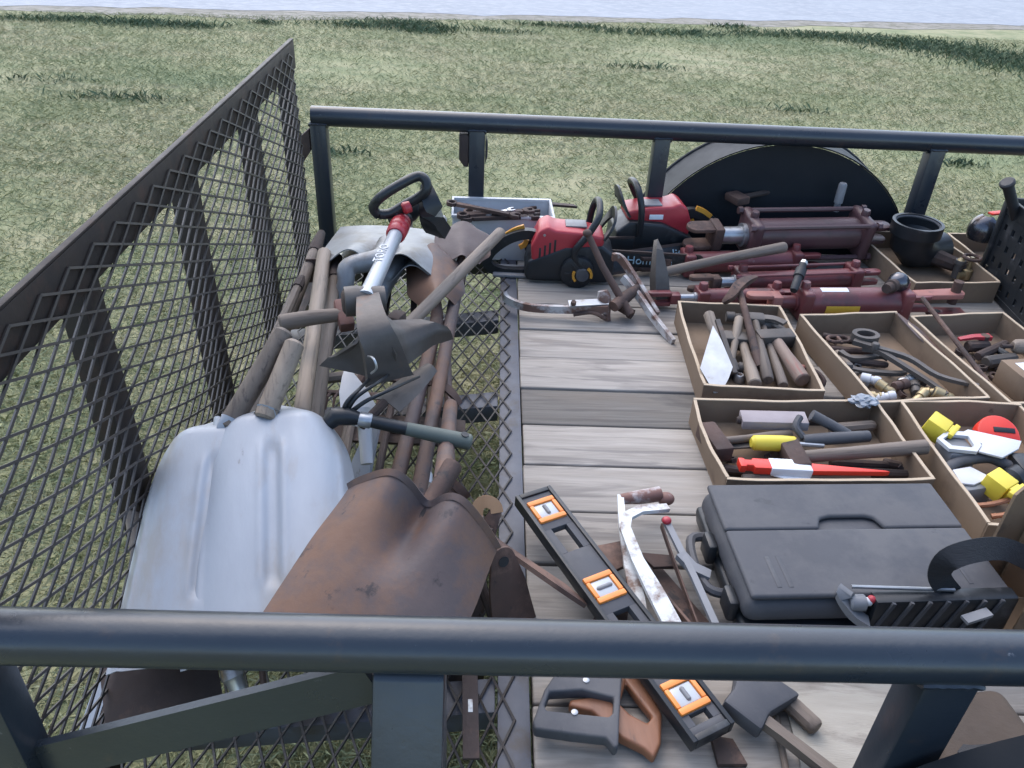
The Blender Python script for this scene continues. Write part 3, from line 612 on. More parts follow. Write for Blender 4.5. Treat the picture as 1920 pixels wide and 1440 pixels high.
# rusty shovels lying with their handles towards the camera
def rusty_spade(hA, hB, bA, bB, wd, lab, curl=.02):
    """handle end hA .. socket hB, blade bA .. bB"""
    T = thing('rusty_shovel', lab, 'shovel', frame(hB, hA)); I = T.matrix_world.inverted(); a, b = I @ Vector(hA), I @ Vector(hB); c, d = I @ Vector(bA), I @ Vector(bB)
    g = G(); g.tube([a, a.lerp(b, .5), b], [.0165, .0155, .0165], 12); g.obj('handle', M_RUSTP, T)
    g = G(); g.lathe(b.lerp(a, .06), b.lerp(a, -.02), [(0, .0195), (1, .0195)], 12); g.obj('band', M_RUSTD, T)
    F = frame(c, d, I.to_3x3() @ Vector((0, -.35, 1))); Lb = (d-c).length
    def f(u, v):
        v = v*2-1; w = wd/2*(.62+.38*sstep(0, .25, u))*(1-.55*sstep(.75, 1.0, u)); return (u*Lb, v*w, curl*(1-v*v)+.012*math.exp(-(v/.3)**2)*(1-u))
    g = G(); g.grid(f, 16, 14, .0025, M=F); g.obj('blade', M_RUSTP, T, ang=60)
    g = G(); g.tube([b, b.lerp(c, .6), c+(d-c)*.25+(F.to_3x3() @ Vector((0, 0, .014)))], [.017, .016, .008], 10); g.obj('socket', M_RUST, T)
rusty_spade(W(778, 960, .03), W(862, 512, .13), W(866, 495, .16), W(868, 425, .20), .155, 'rusty brown spade with tubular handle, blade towards the wrench bin')
rusty_spade(W(735, 935, .03), W(818, 610, .10), W(820, 575, .12), W(812, 478, .16), .150, 'rusty shovel with curled blade beside the garden fork tines', .04)
A, B = W(799, 950, .02), W(812, 640, .07); T = thing('broken_tool', 'slim pale stick with a dab of white paint between the rusty handles', 'stick', frame(A, B)); L_ = (B-A).length
g = G(); handle_wood(g, (0, 0, 0), (L_, 0, 0), .0095, .0095, 8); g.obj('shaft', M_WOODP, T)
g = G(); g.lathe((.06, 0, 0), (.09, 0, 0), [(0, .0098), (.2, .0105), (.8, .0105), (1, .0098)], 8); g.obj('paint_dab', M_WHT, T)
# garden fork
A, B = W(760, 470, .11), W(745, 640, .06); T = thing('garden_fork', 'garden fork with dark flat tines below the nested aluminium scoop', 'garden fork', frame(A, B)); L_ = (B-A).length
g = G(); g.tube(smooth_pts([(.04, -.10, -.01), (0, -.06, .0), (-.01, 0, .01), (0, .06, 0), (.04, .10, -.01)], 5), 0, flat=(.012, .009), up=(0, 0, 1)); g.obj('shoulder', M_RUSTD, T)
for k, y in enumerate((-.095, -.035, .035, .095)):
    g = G(); g.tube([(.02, y, -.004), (L_*.5, y*1.02, .012), (L_, y, 0)], 0, flat=[(.010, .007), (.010, .006), (.004, .003)], up=(0, 0, 1)); g.obj('tine', M_GATE, T)
g = G(); g.tube([(-.01, 0, .01), (-.08, 0, .02), (-.16, 0, .02)], [.014, .018, .017], 10); g.obj('handle', M_WOOD, T)
# wooden handle sloping across to the wrench bin
A, B = W(770, 598, .225), W(938, 436, .225); T = thing('axe_handle', 'grey wooden axe handle sloping from the sweep to the wrench bin', 'axe handle', frame(A, B)); L_ = (B-A).length
g = G(); handle_wood(g, (-.05, 0, -.01), (L_, 0, 0), .0145, .0155); g.obj('shaft', M_WOOD, T)
g = G(); g.box((-.085, -.015, -.045), (-.045, .015, .045), .005); g.obj('head', M_RUSTD, T)

# rusty square shovel in front
R_, F = W(800, 955, .215), W(655, 1215, .150); T = thing('square_shovel', 'wide rusty brown square shovel lying face down by the near rail', 'shovel', frame(R_, F, (.12, -.10, 1))); I = T.matrix_world.inverted()
g = G(); hollow_scoop(g, .30, .275, .062, .052, rear=.95, lip=True, warp=.001, ex=3.2); g.obj('blade', M_RUSTP, T, ang=60)
g = G(); g.tube([(.05, 0, -.002), (-.02, 0, -.004), (-.10, 0, -.01)], [.010, .016, .017], 12); g.obj('socket', M_RUST, T)
g = G(); g.tube([(-.06, 0, -.006), I @ W(845, 760, .06)], [.0165, .0155], 10); g.obj('handle', M_RUSTP, T)
# second rusty blade standing beside it
R_, F = W(868, 1000, .12), W(868, 1190, -.02); T = thing('rusty_spade', 'dark rusty spade blade leaning beside the wide square shovel', 'spade', frame(R_, F, (.9, -.1, .45))); L_ = (F-R_).length
g = G(); hollow_scoop(g, .30, .20, .035, .02, rear=.9, lip=True); g.obj('blade', M_RUSTD, T, ang=60)
g = G(); g.tube([(.08, 0, .02), (.02, 0, .02), (-.03, 0, .02)], [.009, .015, .0165], 10); g.obj('socket', M_RUST, T)
# long flat rusty bar
A, B = W(893, 992, .145), W(1100, 1133, .055); T = thing('rusty_bar', 'long flat rusty bar running from the shovel towards the level', 'bar', frame(A, B)); L_ = (B-A).length
g = G(); g.tube([(0, 0, 0), (L_*.4, 0, 0), (L_*.8, 0, 0), (L_, 0, -.004)], 0, flat=[(.012, .004), (.013, .004), (.016, .004), (.005, .004)], up=(0, .6, 1)); g.obj('blade', M_RUST, T)
# plate with a hole
A, B = W(942, 1048, .13), W(965, 1175, .0); T = thing('rusty_plate', 'rusty tapered plate with a bolt hole under the flat bar', 'bracket', frame(A, B, (.3, -.6, 1))); L_ = (B-A).length
ring = arc(.0, 0, .022, 100, 260, 8); hole = arc(.0, 0, .008, 180, -180, 12)
pl = ring+[(.05, -.034), (L_, -.042), (L_, .042), (.05, .034)]
g = G(); g.prism(pl, -.003, .003, .001); pl_ = g.obj('plate', M_RUST, T)
g = G(); g.lathe((0.004, 0, .0025), (0.004, 0, .0042), [(0, .0095), (1, .0095)], 14); g.obj('bolt_hole', M_RUB, pl_)
A, B = W(925, 1170, .0), W(905, 1060, .06); T = thing('iron_hook', 'bent dark iron rod in the gap behind the rusty plate', 'rod', frame(A, B)); L_ = (B-A).length
g = G(); g.tube(smooth_pts([(-.05, .02, -.02), (0, 0, 0), (L_*.6, .01, .015), (L_, 0, 0), (L_+.01, -.03, -.01)], 5), .008, 8); g.obj('shaft', M_RUSTD, T)
# rusty pipe stub and wooden saw handle tip
A, B = W(822, 957, .10), W(866, 912, .13); T = thing('pipe_stub', 'rusty pipe stub poking out behind the square shovel', 'pipe', frame(A, B)); L_ = (B-A).length
g = G(); g.lathe((-.05, 0, 0), (L_, 0, 0), [(0, .019), (.85, .019), (.86, .023), (1, .023)], 16); g.obj('barrel', M_RUST, T)
g = G(); g.lathe((L_-.001, 0, 0), (L_+.001, 0, 0), [(0, .016), (1, .016)], 16); g.obj('bore', M_RUB, T)
A, B = W(903, 1010, .08), W(905, 940, .13); T = thing('wooden_saw_handle', 'hooked honey coloured wooden saw handle tip behind the shovel', 'saw handle', frame(A, B)); L_ = (B-A).length
g = G(); g.tube(smooth_pts([(-.03, .012, 0), (L_*.4, .010, 0), (L_*.85, .008, 0), (L_, -.006, 0), (L_*.9, -.022, 0), (L_*.7, -.026, 0)], 5), 0, flat=[(.011, .009)]*26, up=(0, 0, 1)); g.obj('handle', mat('honey_wood', (.42, .25, .13), (.32, .18, .09), rough=.45, scale=6, stretch=(.5, 5, 5), bump=.1), T)
g = G(); g.prism([(-.01, -.02), (.05, -.035), (.062, -.02), (.03, .0)], -.008, .008, .002); g.obj('blade_stub', M_RUST, T)
# dark flat rusty blade low under the handles
A, B = W(612, 800, .02), W(872, 812, .01); T = thing('mower_blade', 'dark rusty mower blade lying low across the mesh floor', 'mower blade', frame(A, B)); L_ = (B-A).length
g = G(); g.tube([(0, 0, 0), (L_*.3, 0, 0), (L_*.85, 0, 0), (L_, 0, .004)], 0, flat=[(.045, .003), (.05, .003), (.05, .003), (.038, .003)], up=(0, 0, 1)); g.obj('blade', M_RUSTD, T)
g = G(); g.lathe((L_*.5, 0, .002), (L_*.5, 0, .012), [(0, .02), (.8, .018), (1, .01)], 12); g.obj('boss', M_RUST, T)
A = W(770, 745, .03); T = thing('sickle', 'rusty curved sickle blade showing between the two rusty handles', 'sickle', Matrix.Translation(A)); I = T.matrix_world.inverted()
P = smooth_pts([I @ W(690, 700, .05), I @ W(760, 712, .06), I @ W(825, 722, .06), I @ W(850, 740, .05), I @ W(862, 758, .03)], 5)
g = G(); g.tube(P, 0, flat=[(.016-.008*i/(len(P)-1), .003) for i in range(len(P))], up=(0, 0, 1)); g.obj('blade', M_RUST, T)
g = G(); g.tube([P[0], P[0]+Vector((-.10, -.03, 0))], .013, 8); g.obj('handle', M_WOOD, T)
# brown blade in the dark under the scoops and the aluminium strip beside it
A, B = W(300, 1262, -.02), W(320, 1400, -.06); T = thing('rusty_shovel', 'dark brown shovel blade tucked under the front scoops', 'shovel', frame(A, B)); L_ = (B-A).length
g = G(); g.grid(lambda u, v: (u*.20-.10, (v-.5)*.17, .02*(1-(2*v-1)**2)), 10, 10, .003); g.obj('blade', M_RUSTD, T)
g = G(); g.tube([(-.10, 0, .015), (-.16, 0, .03), (-.4, 0, .04)], [.012, .017, .017], 10); g.obj('handle', M_WOOD, T)
A, B = W(203, 1262, -.02), W(158, 1385, -.065); T = thing('aluminium_strip', 'bare aluminium strip by the foot of the mesh gate', 'strip', frame(A, B)); L_ = (B-A).length
g = G(); g.tube([(-.06, 0, 0), (L_*.5, 0, .003), (L_, 0, 0)], 0, flat=(.012, .0012), up=(0, 0, 1)); g.obj('strip', M_ALU, T)
A, B = W(450, 1300, .02), W(430, 1250, .05); T = thing('eye_bolt', 'pale worn steel eye bolt behind the diagonal brace', 'bolt', frame(A, B)); L_ = (B-A).length
g = G(); g.lathe((-.01, 0, 0), (L_, 0, 0), [(0, .012), (.6, .014), (.7, .018), (1, .016)], 12); g.obj('shank', M_STEEL, T)
g = G(); g.tube([(-.02, -.03, 0), (L_*.8, -.045, .01)], .005, 8); g.obj('pin', M_RUST, T)

# more of the tangle lying low in the pile
for a, b, r, m, lab in ((W(706, 905, .03), W(757, 640, .06), .0085, M_RUSTD, 'slim dark iron rod low in the pile under the hand cultivator'),
                        (W(640, 880, .02), W(690, 600, .08), .0125, M_WOOD, 'grey wooden handle low in the pile left of the white shovel blade'),
                        (W(846, 900, .0), W(838, 650, .03), .0105, M_RUSTP, 'slim rusty tube on the mesh floor beside the paired rusty handles'),
                        (W(475, 715, .14), W(562, 530, .15), .0125, M_WOOD, 'worn grey handle leaning against the mesh gate behind the scoops'),
                        (W(598, 745, .05), W(640, 540, .09), .0110, M_RUSTD, 'dark rusty bar between the pale handle and the sweep')):
    T = thing('tool_shaft', lab, 'tool shaft', frame(a, b)); L_ = (b-a).length; g = G(); handle_wood(g, (0, 0, 0), (L_, 0, 0), r, r*.92, 9, random.uniform(-.006, .006)); g.obj('shaft', m, T)
    g = G(); g.lathe((L_-.03, 0, 0), (L_+.03, 0, 0), [(0, r*1.15), (.5, r*1.1), (1, r*.6)], 9); g.obj('ferrule', M_RUSTD, T)
A, B = W(600, 735, .05), W(720, 742, .05); T = thing('garden_rake', 'rusty garden rake head with short teeth under the iron sweep', 'rake', frame(A, B)); L_ = (B-A).length
g = G(); g.box((0, -.006, -.005), (L_, .006, .005), .002); g.obj('rake_bar', M_RUST, T)
for k in range(9):
    x = .008+k*(L_-.016)/8; g = G(); g.tube([(x, 0, 0), (x, -.03, .008), (x, -.055, -.008)], [.0042, .0035, .0018], 6); g.obj('tooth', M_RUST, T)
g = G(); g.tube([(L_/2, .005, 0), (L_/2+.01, .06, .004), (L_/2+.03, .16, .004)], [.007, .011, .0125], 8); g.obj('socket', M_RUST, T)
# ---------------------------------------------------------------- on the planks: trays, cases and machines
def tray(cx, cy, w, d, rz, label, h=.068):
    T = thing('cardboard_tray', label, 'tray', place(cx, cy, .002, rz)); t = .0058
    g = G(); g.box((-w/2, -d/2, 0), (w/2, d/2, t)); g.obj('base', M_CARD, T)
    for k, (x0, y0, x1, y1, nx_, ny_) in enumerate(((-w/2, -d/2, w/2, -d/2, 0, -1), (-w/2, d/2, w/2, d/2, 0, 1), (-w/2, -d/2+t, -w/2, d/2-t, -1, 0), (w/2, -d/2+t, w/2, d/2-t, 1, 0))):
        A_ = Vector((x0, y0, 0)); B_ = Vector((x1, y1, 0)); nn = Vector((nx_, ny_, 0)); bow, lean, ph = random.uniform(-.004, .006), random.uniform(-.002, .005), random.uniform(0, 6)
        def wl_pt(u, v, A_=A_, B_=B_, nn=nn, bow=bow, lean=lean, ph=ph):      # hand-folded wall: it bows and leans a little
            p = A_.lerp(B_, u); hh = h+.0014*math.sin(u*4+ph)-.0007*math.sin(u*11+ph)
            q = p+nn*((bow*math.sin(math.pi*u)+lean*math.sin(math.pi*u)**.5+.0008*math.sin(u*17+ph))*v-t/2); q.z = t+(hh-t)*v; return q
        b = bmesh.new(); n = 14; V = [[[b.verts.new(wl_pt(i/n, v)+nn*(s_*t/2)) for s_ in (-1, 1)] for v in (0, .5, 1)] for i in range(n+1)]
        for i in range(n):
            for j in range(2):
                for s_ in (0, 1): b.faces.new((V[i][j][s_], V[i+1][j][s_], V[i+1][j+1][s_], V[i][j+1][s_]))
            b.faces.new((V[i][2][0], V[i+1][2][0], V[i+1][2][1], V[i][2][1]))
        for i in (0, n):
            for j in range(2): b.faces.new((V[i][j][0], V[i][j+1][0], V[i][j+1][1], V[i][j][1]))
        bmesh.ops.recalc_face_normals(b, faces=b.faces); g = G(); g._take(b); wl = g.obj('wall', M_CARD, T)
        g = G(); g.tube([wl_pt(i/n, 1)+Vector((0, 0, .0012)) for i in range(n+1)], 0, flat=(t/2+.0006, .0011), up=(0, 0, 1)); g.obj('rim', M_CARDE, wl)
    return T
tray(.660, 1.800, .285, .425, -2, 'cardboard tray of hammers beside the rusty puller')
tray(1.018, 1.770, .285, .425, 7, 'cardboard tray of rusty pliers and pipe fittings')
tray(1.335, 1.785, .285, .425, 8, 'cardboard tray of rusty scrap with a thin rod across it')
tray(.695, 1.402, .430, .285, 2.5, 'cardboard tray holding the yellow and orange red hand tools')
tray(1.103, 1.345, .285, .415, 0, 'cardboard tray of yellow and white plastic tools')
tray(1.385, 2.40, .275, .40, 6, 'cardboard tray with black pipe elbows behind the red cylinders')
tray(1.70, 2.42, .275, .36, 4, 'cardboard tray partly hidden behind the black crate')

# ---- black blow-moulded tool case
T = thing('tool_case', 'dusty black plastic tool case with recessed carry handle', 'tool case', place(.655, 1.060, 0, 3.2))
g = G(); g.box((-.225, -.150, .004), (.225, .150, .046), .012, 3, taper=(1.03, 1.04)); g.obj('lower_shell', M_BLK, T)
ox = [(-.222, .140), (-.222, .018), (-.05, .018)]+[(-.05+.012, .044), (-.03+.012, .050), (.05, .050), (.065, .044), (.075, .018)]+[(.222, .018), (.222, .140)]
g = G(); g.box((-.231, -.147, .0485), (.231, .147, .0983), .022, 5, taper=(.975, .972)); g.obj('lid', M_BLKD, T)
g = G(); g.prism(ox, .0985, .110, .0095, 4); g.obj('rear_panel', M_BLKD, T)
g = G(); g.prism([(-.222, .0165), (.222, .0165), (.222, -.138), (-.222, -.138)], .0985, .1098, .0095, 4); g.obj('front_panel', M_BLKD, T)
for y in (.03, -.10):
    g = G(); g.box((-.247, y-.022, .03), (-.229, y+.022, .075), .006); g.obj('latch', M_BLK, T)
g = G(); g.tube(smooth_pts([(-.228, .07, .04), (-.262, .06, .045), (-.272, 0, .045), (-.262, -.06, .045), (-.228, -.07, .04)], 5), .009, 8); g.obj('side_handle', M_BLKD, T)
for x in (-.17, -.15, .16):
    g = G(); g.box((x-.004, -.12, .1096), (x+.004, -.05, .1106), .0005); g.obj('rib', M_BLKD, T)

# ---- spirit level
A, B = W(998, 928, .075), W(1337, 1382, .045); T = thing('spirit_level', 'black spirit level with three orange vial frames', 'level', frame(A, B)); L_ = (B-A).length; wd, th = .034, .0125
for s_ in (-1, 1):
    g = G(); g.box((0, s_*wd-.004 if s_ > 0 else -wd-.004, -th), (L_, wd+.004 if s_ > 0 else -wd+.004, th), .0015); g.obj('edge_rail', M_BLK, T)
vial_x = [.055, .275, L_-.105]
def lx(px, py): return max(0, min(L_, (T.matrix_world.inverted() @ W(px, py, .07)).x))
vial_x = [lx(1012, 968), lx(1125, 1104), lx(1272, 1300)]
cuts = [(vial_x[0]+.045, vial_x[0]+.105), (vial_x[1]+.050, vial_x[1]+.110), (vial_x[2]+.030, L_-.022)]
x_ = .010
for a, b in cuts:
    g = G(); g.box((x_, -wd+.0042, -.006), (a, wd-.0042, .0085), .001)
    for s_ in (-1, 1): g.box((a, min(s_*.016, s_*(wd-.0042)), -.006), (b, max(s_*.016, s_*(wd-.0042)), .0085), 0)
    g.obj('web', M_BLKD, T); x_ = b
g = G(); g.box((x_, -wd+.0042, -.006), (L_-.0102, wd-.0042, .0085), .001); g.obj('web', M_BLKD, T)
for x0, x1 in ((0, .010), (L_-.010, L_)):
    g = G(); g.box((x0, -wd+.0043, -th+.0005), (x1, wd-.0043, th-.0005), .001); g.obj('end_cap', M_BLK, T)
for i, x in enumerate(vial_x):
    g = G(); a, b = .028, .0275
    for (x0, y0, x1, y1) in ((-a, -b, -a+.011, b), (a-.011, -b, a, b), (-a+.0112, -b, a-.0112, -b+.008), (-a+.0112, b-.008, a-.0112, b)): g.box((x+x0, y0, -.011), (x+x1, y1, .0135), .002)
    f = g.obj('vial_frame', M_ORG, T)
    g = G(); g.box((x-.0165, -.0192, -.004), (x+.0165, .0192, .0105), .002); w_ = g.obj('window', M_CLEAR, f)
    g = G()
    if i == 1: g.lathe((x, -.015, .0106), (x, .015, .0106), [(0, .002), (.1, .004), (.9, .004), (1, .002)], 10)
    else: g.lathe((x-.012, 0, .0106), (x+.012, 0, .0106), [(0, .002), (.1, .004), (.9, .004), (1, .002)], 10)
    g.obj('vial', M_GREYP, w_)

# ---- white painted bent bars and grey saw frame between level and case
def flatbar(name, label, cat, pts, widths, m, th=.004, up=(0, 0, 1), extra=None):
    A = Vector(pts[0]); T = thing(name, label, cat, Matrix.Translation(A)); P = [Vector(p)-A for p in pts]
    g = G(); g.tube(P, 0, flat=[(w, th) for w in widths], up=up); g.obj('bar', m, T); return T
T = flatbar('pry_bar', 'white painted bent bar with chipped paint, its hook towards the case', 'bar', [W(1252, 952, .075), W(1200, 956, .085), W(1176, 968, .085), W(1172, 990, .082), W(1195, 1050, .075), W(1228, 1110, .065), W(1270, 1190, .05)], [.008, .009, .010, .010, .011, .015, .016], M_WPAINT)
T = flatbar('pry_bar', 'white painted bar with rusty end plate, lying under the bent one', 'bar', [W(1163, 930, .065), W(1167, 985, .062), W(1180, 1060, .055), W(1194, 1120, .045), W(1212, 1200, .035)], [.006, .007, .010, .013, .009], M_WPAINT)
I = T.matrix_world.inverted(); g = G(); g.tube([I @ W(1163, 936, .06), I @ W(1200, 932, .06), I @ W(1238, 926, .062)], [.010, .014, .015], 10); g.sphere(I @ W(1248, 935, .055), .016, (1.1, .9, .8)); g.obj('end_plate', mat('rusty_white', (.55, .55, .55), (.4, .36, .34), rough=.6, spots=(.17, .08, .06), spot_amt=.5, spot_scale=20), T)
A = W(1243, 972, .07); T = thing('hacksaw', 'grey hacksaw frame with red tipped end beside the tool case', 'saw', Matrix.Translation(A)); I = T.matrix_world.inverted()
g = G(); g.tube([I @ W(1246, 972, .07), I @ W(1270, 1020, .065), I @ W(1300, 1080, .06), I @ W(1345, 1180, .05)], 0, flat=(.006, .004), up=(0, 0, 1)); g.obj('frame', M_GREYP, T)
g = G(); g.tube([I @ W(1240, 985, .06), I @ W(1262, 1050, .05), I @ W(1310, 1180, .03)], 0, flat=(.0015, .006), up=(0, 0, 1)); g.obj('blade', M_RUST, T)
g = G(); g.sphere(I @ W(1250, 976, .075), .009, (1, 1, .8)); g.obj('tip', M_RED, T)
g = G(); g.tube([I @ W(1275, 1040, .062), I @ W(1298, 1065, .058), I @ W(1330, 1080, .05)], 0, flat=(.010, .006), up=(0, 0, 1)); g.obj('arm', M_GREYP, T)
def plate(name, label, cat, pts, z, m, th=.005):
    P = [W(*p, z) for p in pts]; c = sum(P, Vector())/len(P); T = thing(name, label, cat, Matrix.Translation(c)); g = G()
    g.prism([(p.x-c.x, p.y-c.y) for p in P], 0, th, .001); g.obj('plate', m, T); return T
plate('rusty_plate', 'flat rusty plate beside the level under the white bars', 'plate', [(1112, 1030), (1170, 1018), (1180, 1062), (1145, 1078)], .03, M_RUST, .008)
plate('rusty_plate', 'rusty angled plate between white bar and hacksaw', 'plate', [(1195, 1040), (1262, 1046), (1270, 1066), (1225, 1068)], .028, M_RUST, .007)
A, B = W(1240, 1085, .02), W(1330, 1190, .02); T = thing('rusty_bracket', 'rusty channel bracket next to the side handle of the case', 'bracket', frame(A, B)); L_ = (B-A).length
g = G(); g.box((-.04, -.03, -.018), (L_, .025, -.010), .002); g.box((-.04, -.03, -.0098), (L_, -.024, .02), .002); g.obj('channel', M_RUST, T)

# ---- ribbed black holder with rod, webbing strap and leather pouch, in front of the case
A, B = W(1616, 1142, .085), W(1872, 1134, .09); T = thing('ribbed_holder', 'ribbed black plastic holder with a thin silver rod in front of the case', 'holder', frame(A, B)); L_ = (B-A).length; I = T.matrix_world.inverted()
g = G(); g.box((.012, -.014, -.05), (L_+.02, .014, .030), .006); body = g.obj('body', M_BLK, T)
for k in range(7):
    x = .03+k*(L_-.02)/7; g = G(); g.tube([(x-.012, -.0155, -.046), (x+.010, -.0155, .029)], 0, flat=(.003, .0022), up=(0, 1, 0)); g.obj('rib', M_BLKD, T)
g = G(); g.tube([I @ W(1596, 1100, .122), I @ W(1790, 1106, .122)], .0032, 8); g.obj('rod', M_STEEL, T)
g = G(); g.tube(smooth_pts([I @ W(1590, 1104, .12), I @ W(1582, 1120, .108), I @ W(1600, 1150, .085), I @ W(1625, 1168, .07)], 4), 0, flat=(.012, .006), up=(0, 0, 1)); g.obj('clamp', M_GREYP, T)
g = G(); g.lathe(I @ W(1590, 1130, .10), I @ W(1622, 1130, .10), [(0, .011), (.1, .014), (.9, .014), (1, .010)], 14); g.obj('barrel', M_GREYP, T)
g = G(); g.sphere(I @ W(1628, 1128, .105), .0075); g.obj('tip', M_WHT, T)
g = G(); g.sphere(I @ W(1634, 1124, .109), .007); g.obj('red_cap', M_RED, T)
g = G(); g.tube([I @ W(1808, 1163, .10), I @ W(1855, 1148, .105)], 0, flat=(.008, .003), up=(0, 0, 1)); g.obj('tab', M_GREYP, T)
A = W(1775, 1100, .10); T = thing('webbing_strap', 'wide black webbing strap looped up over the tool case corner', 'strap', Matrix.Translation(A)); I = T.matrix_world.inverted()
P = smooth_pts([I @ W(1785, 1115, .105), I @ W(1762, 1082, .15), I @ W(1778, 1050, .195), I @ W(1830, 1032, .205), I @ W(1885, 1030, .185), I @ W(1930, 1050, .15)], 6)
g = G(); g.tube(P, 0, flat=(.0185, .0015), up=(-.25, -.75, .6)); g.obj('band', M_WEB, T)
A = W(1893, 1122, .075); T = thing('leather_pouch', 'tan leather tool pouch hanging open beside the ribbed holder', 'pouch', Matrix.Translation(A) @ Matrix.Scale(1.15, 4)); I = T.matrix_world.inverted()
def pch(u, v):
    a = rad(-100+230*u); r = .070*(1+.08*math.sin(3*a)); return (r*math.cos(a)+.035, -r*.8*math.sin(a)*1.0, -.055+.165*v+.008*math.sin(u*9))
g = G(); g.grid(pch, 26, 10, .004); g.obj('pocket', M_LEATH, T, ang=60)
g = G(); g.box((-.04, -.065, -.058), (.10, .055, -.052), .002); g.obj('bottom', M_LEATH, T)
g = G(); g.grid(lambda u, v: (-.02+.13*u, .06+.01*math.sin(u*6), -.05+.23*v-.03*(2*u-1)**2*v), 10, 8, .004); g.obj('flap', M_LEATH, T)
for k in range(3):
    g = G(); a = rad(-60+60*k); g.lathe((.074*math.cos(a)+.035, -.0605*math.sin(a), .075), (.080*math.cos(a)+.035, -.065*math.sin(a), .075), [(0, .004), (.6, .004), (1, .002)], 8); g.obj('rivet', M_BRASS, T)
T = thing('shaded_carton', 'brown carton with shade painted into its colour, between near post and fender', 'shaded carton', place(.735, .72, 0, 8)); CARTON_SHADED = mat('shaded_carton_brown', (.085, .062, .045), (.06, .044, .033), rough=.85, scale=9, bump=.5, bscale=120)  # a carton; the shade of post and rail is put into its brown
g = G(); g.box((-.09, -.07, 0), (.09, .07, .06), .018, 4, taper=(.9, .8)); g.obj('carton_body', CARTON_SHADED, T); g = G(); g.tube(smooth_pts([(-.05, -.03, .055), (-.03, -.05, .075), (.03, -.05, .075), (.05, -.03, .055)], 4), 0, flat=(.010, .002), up=(0, 0, 1)); g.obj('added_strap', M_WEB, T)

# ---- saws and sticks by the near rail
A = W(1082, 1345, .035); T = thing('handsaw', 'handsaw with grey plastic handle held by bright bolts', 'saw', frame(W(1082, 1345, .035), W(1092, 1200, .03))); I = T.matrix_world.inverted()
def hs(px, py): p = I @ W(px, py, .035); return (p.x, p.y)
outer = [hs(*p) for p in ((1045, 1262), (1020, 1300), (998, 1362), (1002, 1375), (1070, 1385), (1135, 1392), (1150, 1412), (1158, 1408), (1160, 1350), (1166, 1262))]
inner = [hs(*p) for p in ((1030, 1304), (1020, 1330), (1024, 1340), (1140, 1352), (1148, 1345), (1150, 1314), (1090, 1300))]
def ring_prism(outer, inner, z0, z1, rnd=0.):
    b = bmesh.new()
    for loop in (outer, inner):
        vs3 = [b.verts.new((x, y, z0)) for x, y in loop]
        for i in range(len(vs3)): b.edges.new((vs3[i], vs3[(i+1) % len(vs3)]))
    bmesh.ops.triangle_fill(b, edges=b.edges[:], use_beauty=True, use_dissolve=False)
    fs = b.faces[:]
    r = bmesh.ops.extrude_face_region(b, geom=fs)
    for v in r['geom']:
        if isinstance(v, bmesh.types.BMVert): v.co.z = z1
    bmesh.ops.recalc_face_normals(b, faces=b.faces)
    if rnd:
        b.normal_update(); es = [e for e in b.edges if len(e.link_faces) == 2 and e.calc_face_angle(0) > .4]
        bmesh.ops.bevel(b, geom=es, offset=rnd, segments=3, affect='EDGES', profile=.5, clamp_overlap=True)
    return b
g = G(); g._take(ring_prism(outer, inner, -.011, .011, .0055)); hnd = g.obj('handle', M_BLKD, T)
for p in ((1098, 1283), (1125, 1272), (1076, 1345)):
    q = hs(*p); g = G(); g.lathe((*q, .0108), (*q, .0135), [(0, .0052), (.6, .0052), (1, .003)], 12); g.obj('bolt', M_STEEL, hnd)
g = G(); q0, q1 = hs(1060, 1262), hs(1160, 1262); g.prism([q0, q1, (q1[0]+.18, q1[1]-.02), (q1[0]+.18, q1[1]+.02)], -.0008, .0008); g.obj('blade', M_RUST, T)
A, B = W(1195, 1345, .02), W(1160, 1225, .02); T = thing('handsaw', 'old handsaw with red brown wooden handle beside the level', 'saw', frame(A, B)); I = T.matrix_world.inverted()
def hs(px, py): p = I @ W(px, py, .02); return (p.x, p.y)
outer = [hs(*p) for p in ((1180, 1255), (1215, 1290), (1240, 1345), (1238, 1400), (1225, 1428), (1205, 1410), (1165, 1390), (1140, 1370), (1110, 1340), (1065, 1330), (1068, 1318), (1130, 1310), (1155, 1290), (1150, 1262))]
inner = [hs(*p) for p in ((1172, 1285), (1190, 1310), (1222, 1350), (1212, 1362), (1180, 1345), (1160, 1325))]
WRB = mat('red_brown_wood', (.23, .095, .045), (.16, .065, .032), rough=.5, scale=6, stretch=(1, 5, 5), bump=.15, spots=(.08, .04, .025), spot_amt=.3)
g = G(); g._take(ring_prism(outer, inner, -.010, .010, .005)); g.obj('handle', WRB, T)
g = G(); q0, q1 = hs(1150, 1262), hs(1182, 1255); g.prism([q0, q1, (q1[0]+.2, q1[1]-.03), (q1[0]+.2, q1[1]+.01)], -.0008, .0008); g.obj('blade', M_RUST, T)
def stick(name, label, cat, A, B, r0, r1, m, head=None, bow=0.):
    A = Vector(A); B = Vector(B); T = thing(name, label, cat, frame(A, B)); L_ = (B-A).length; g = G(); handle_wood(g, (0, 0, 0), (L_, 0, 0), r0, r1, 9, bow); g.obj('shaft', m, T); return T
T = stick('wooden_stake', 'thick split wooden stake lying on the pale board', 'stake', W(1528, 1362, .022), W(1420, 1262, .022), .014, .015, M_WOOD)
T = thing('hand_axe', 'hand axe with dark head and thin handle on the planks by the near rail', 'axe', frame(W(1400, 1328, .04), W(1560, 1450, .025))); I = T.matrix_world.inverted()
g = G(); g.tube([(-.01, 0, 0), (.06, 0, 0), (.26, 0, -.004)], 0, flat=[(.010, .008), (.008, .008), (.010, .009)], up=(0, 0, 1)); g.obj('handle', M_WOOD, T)
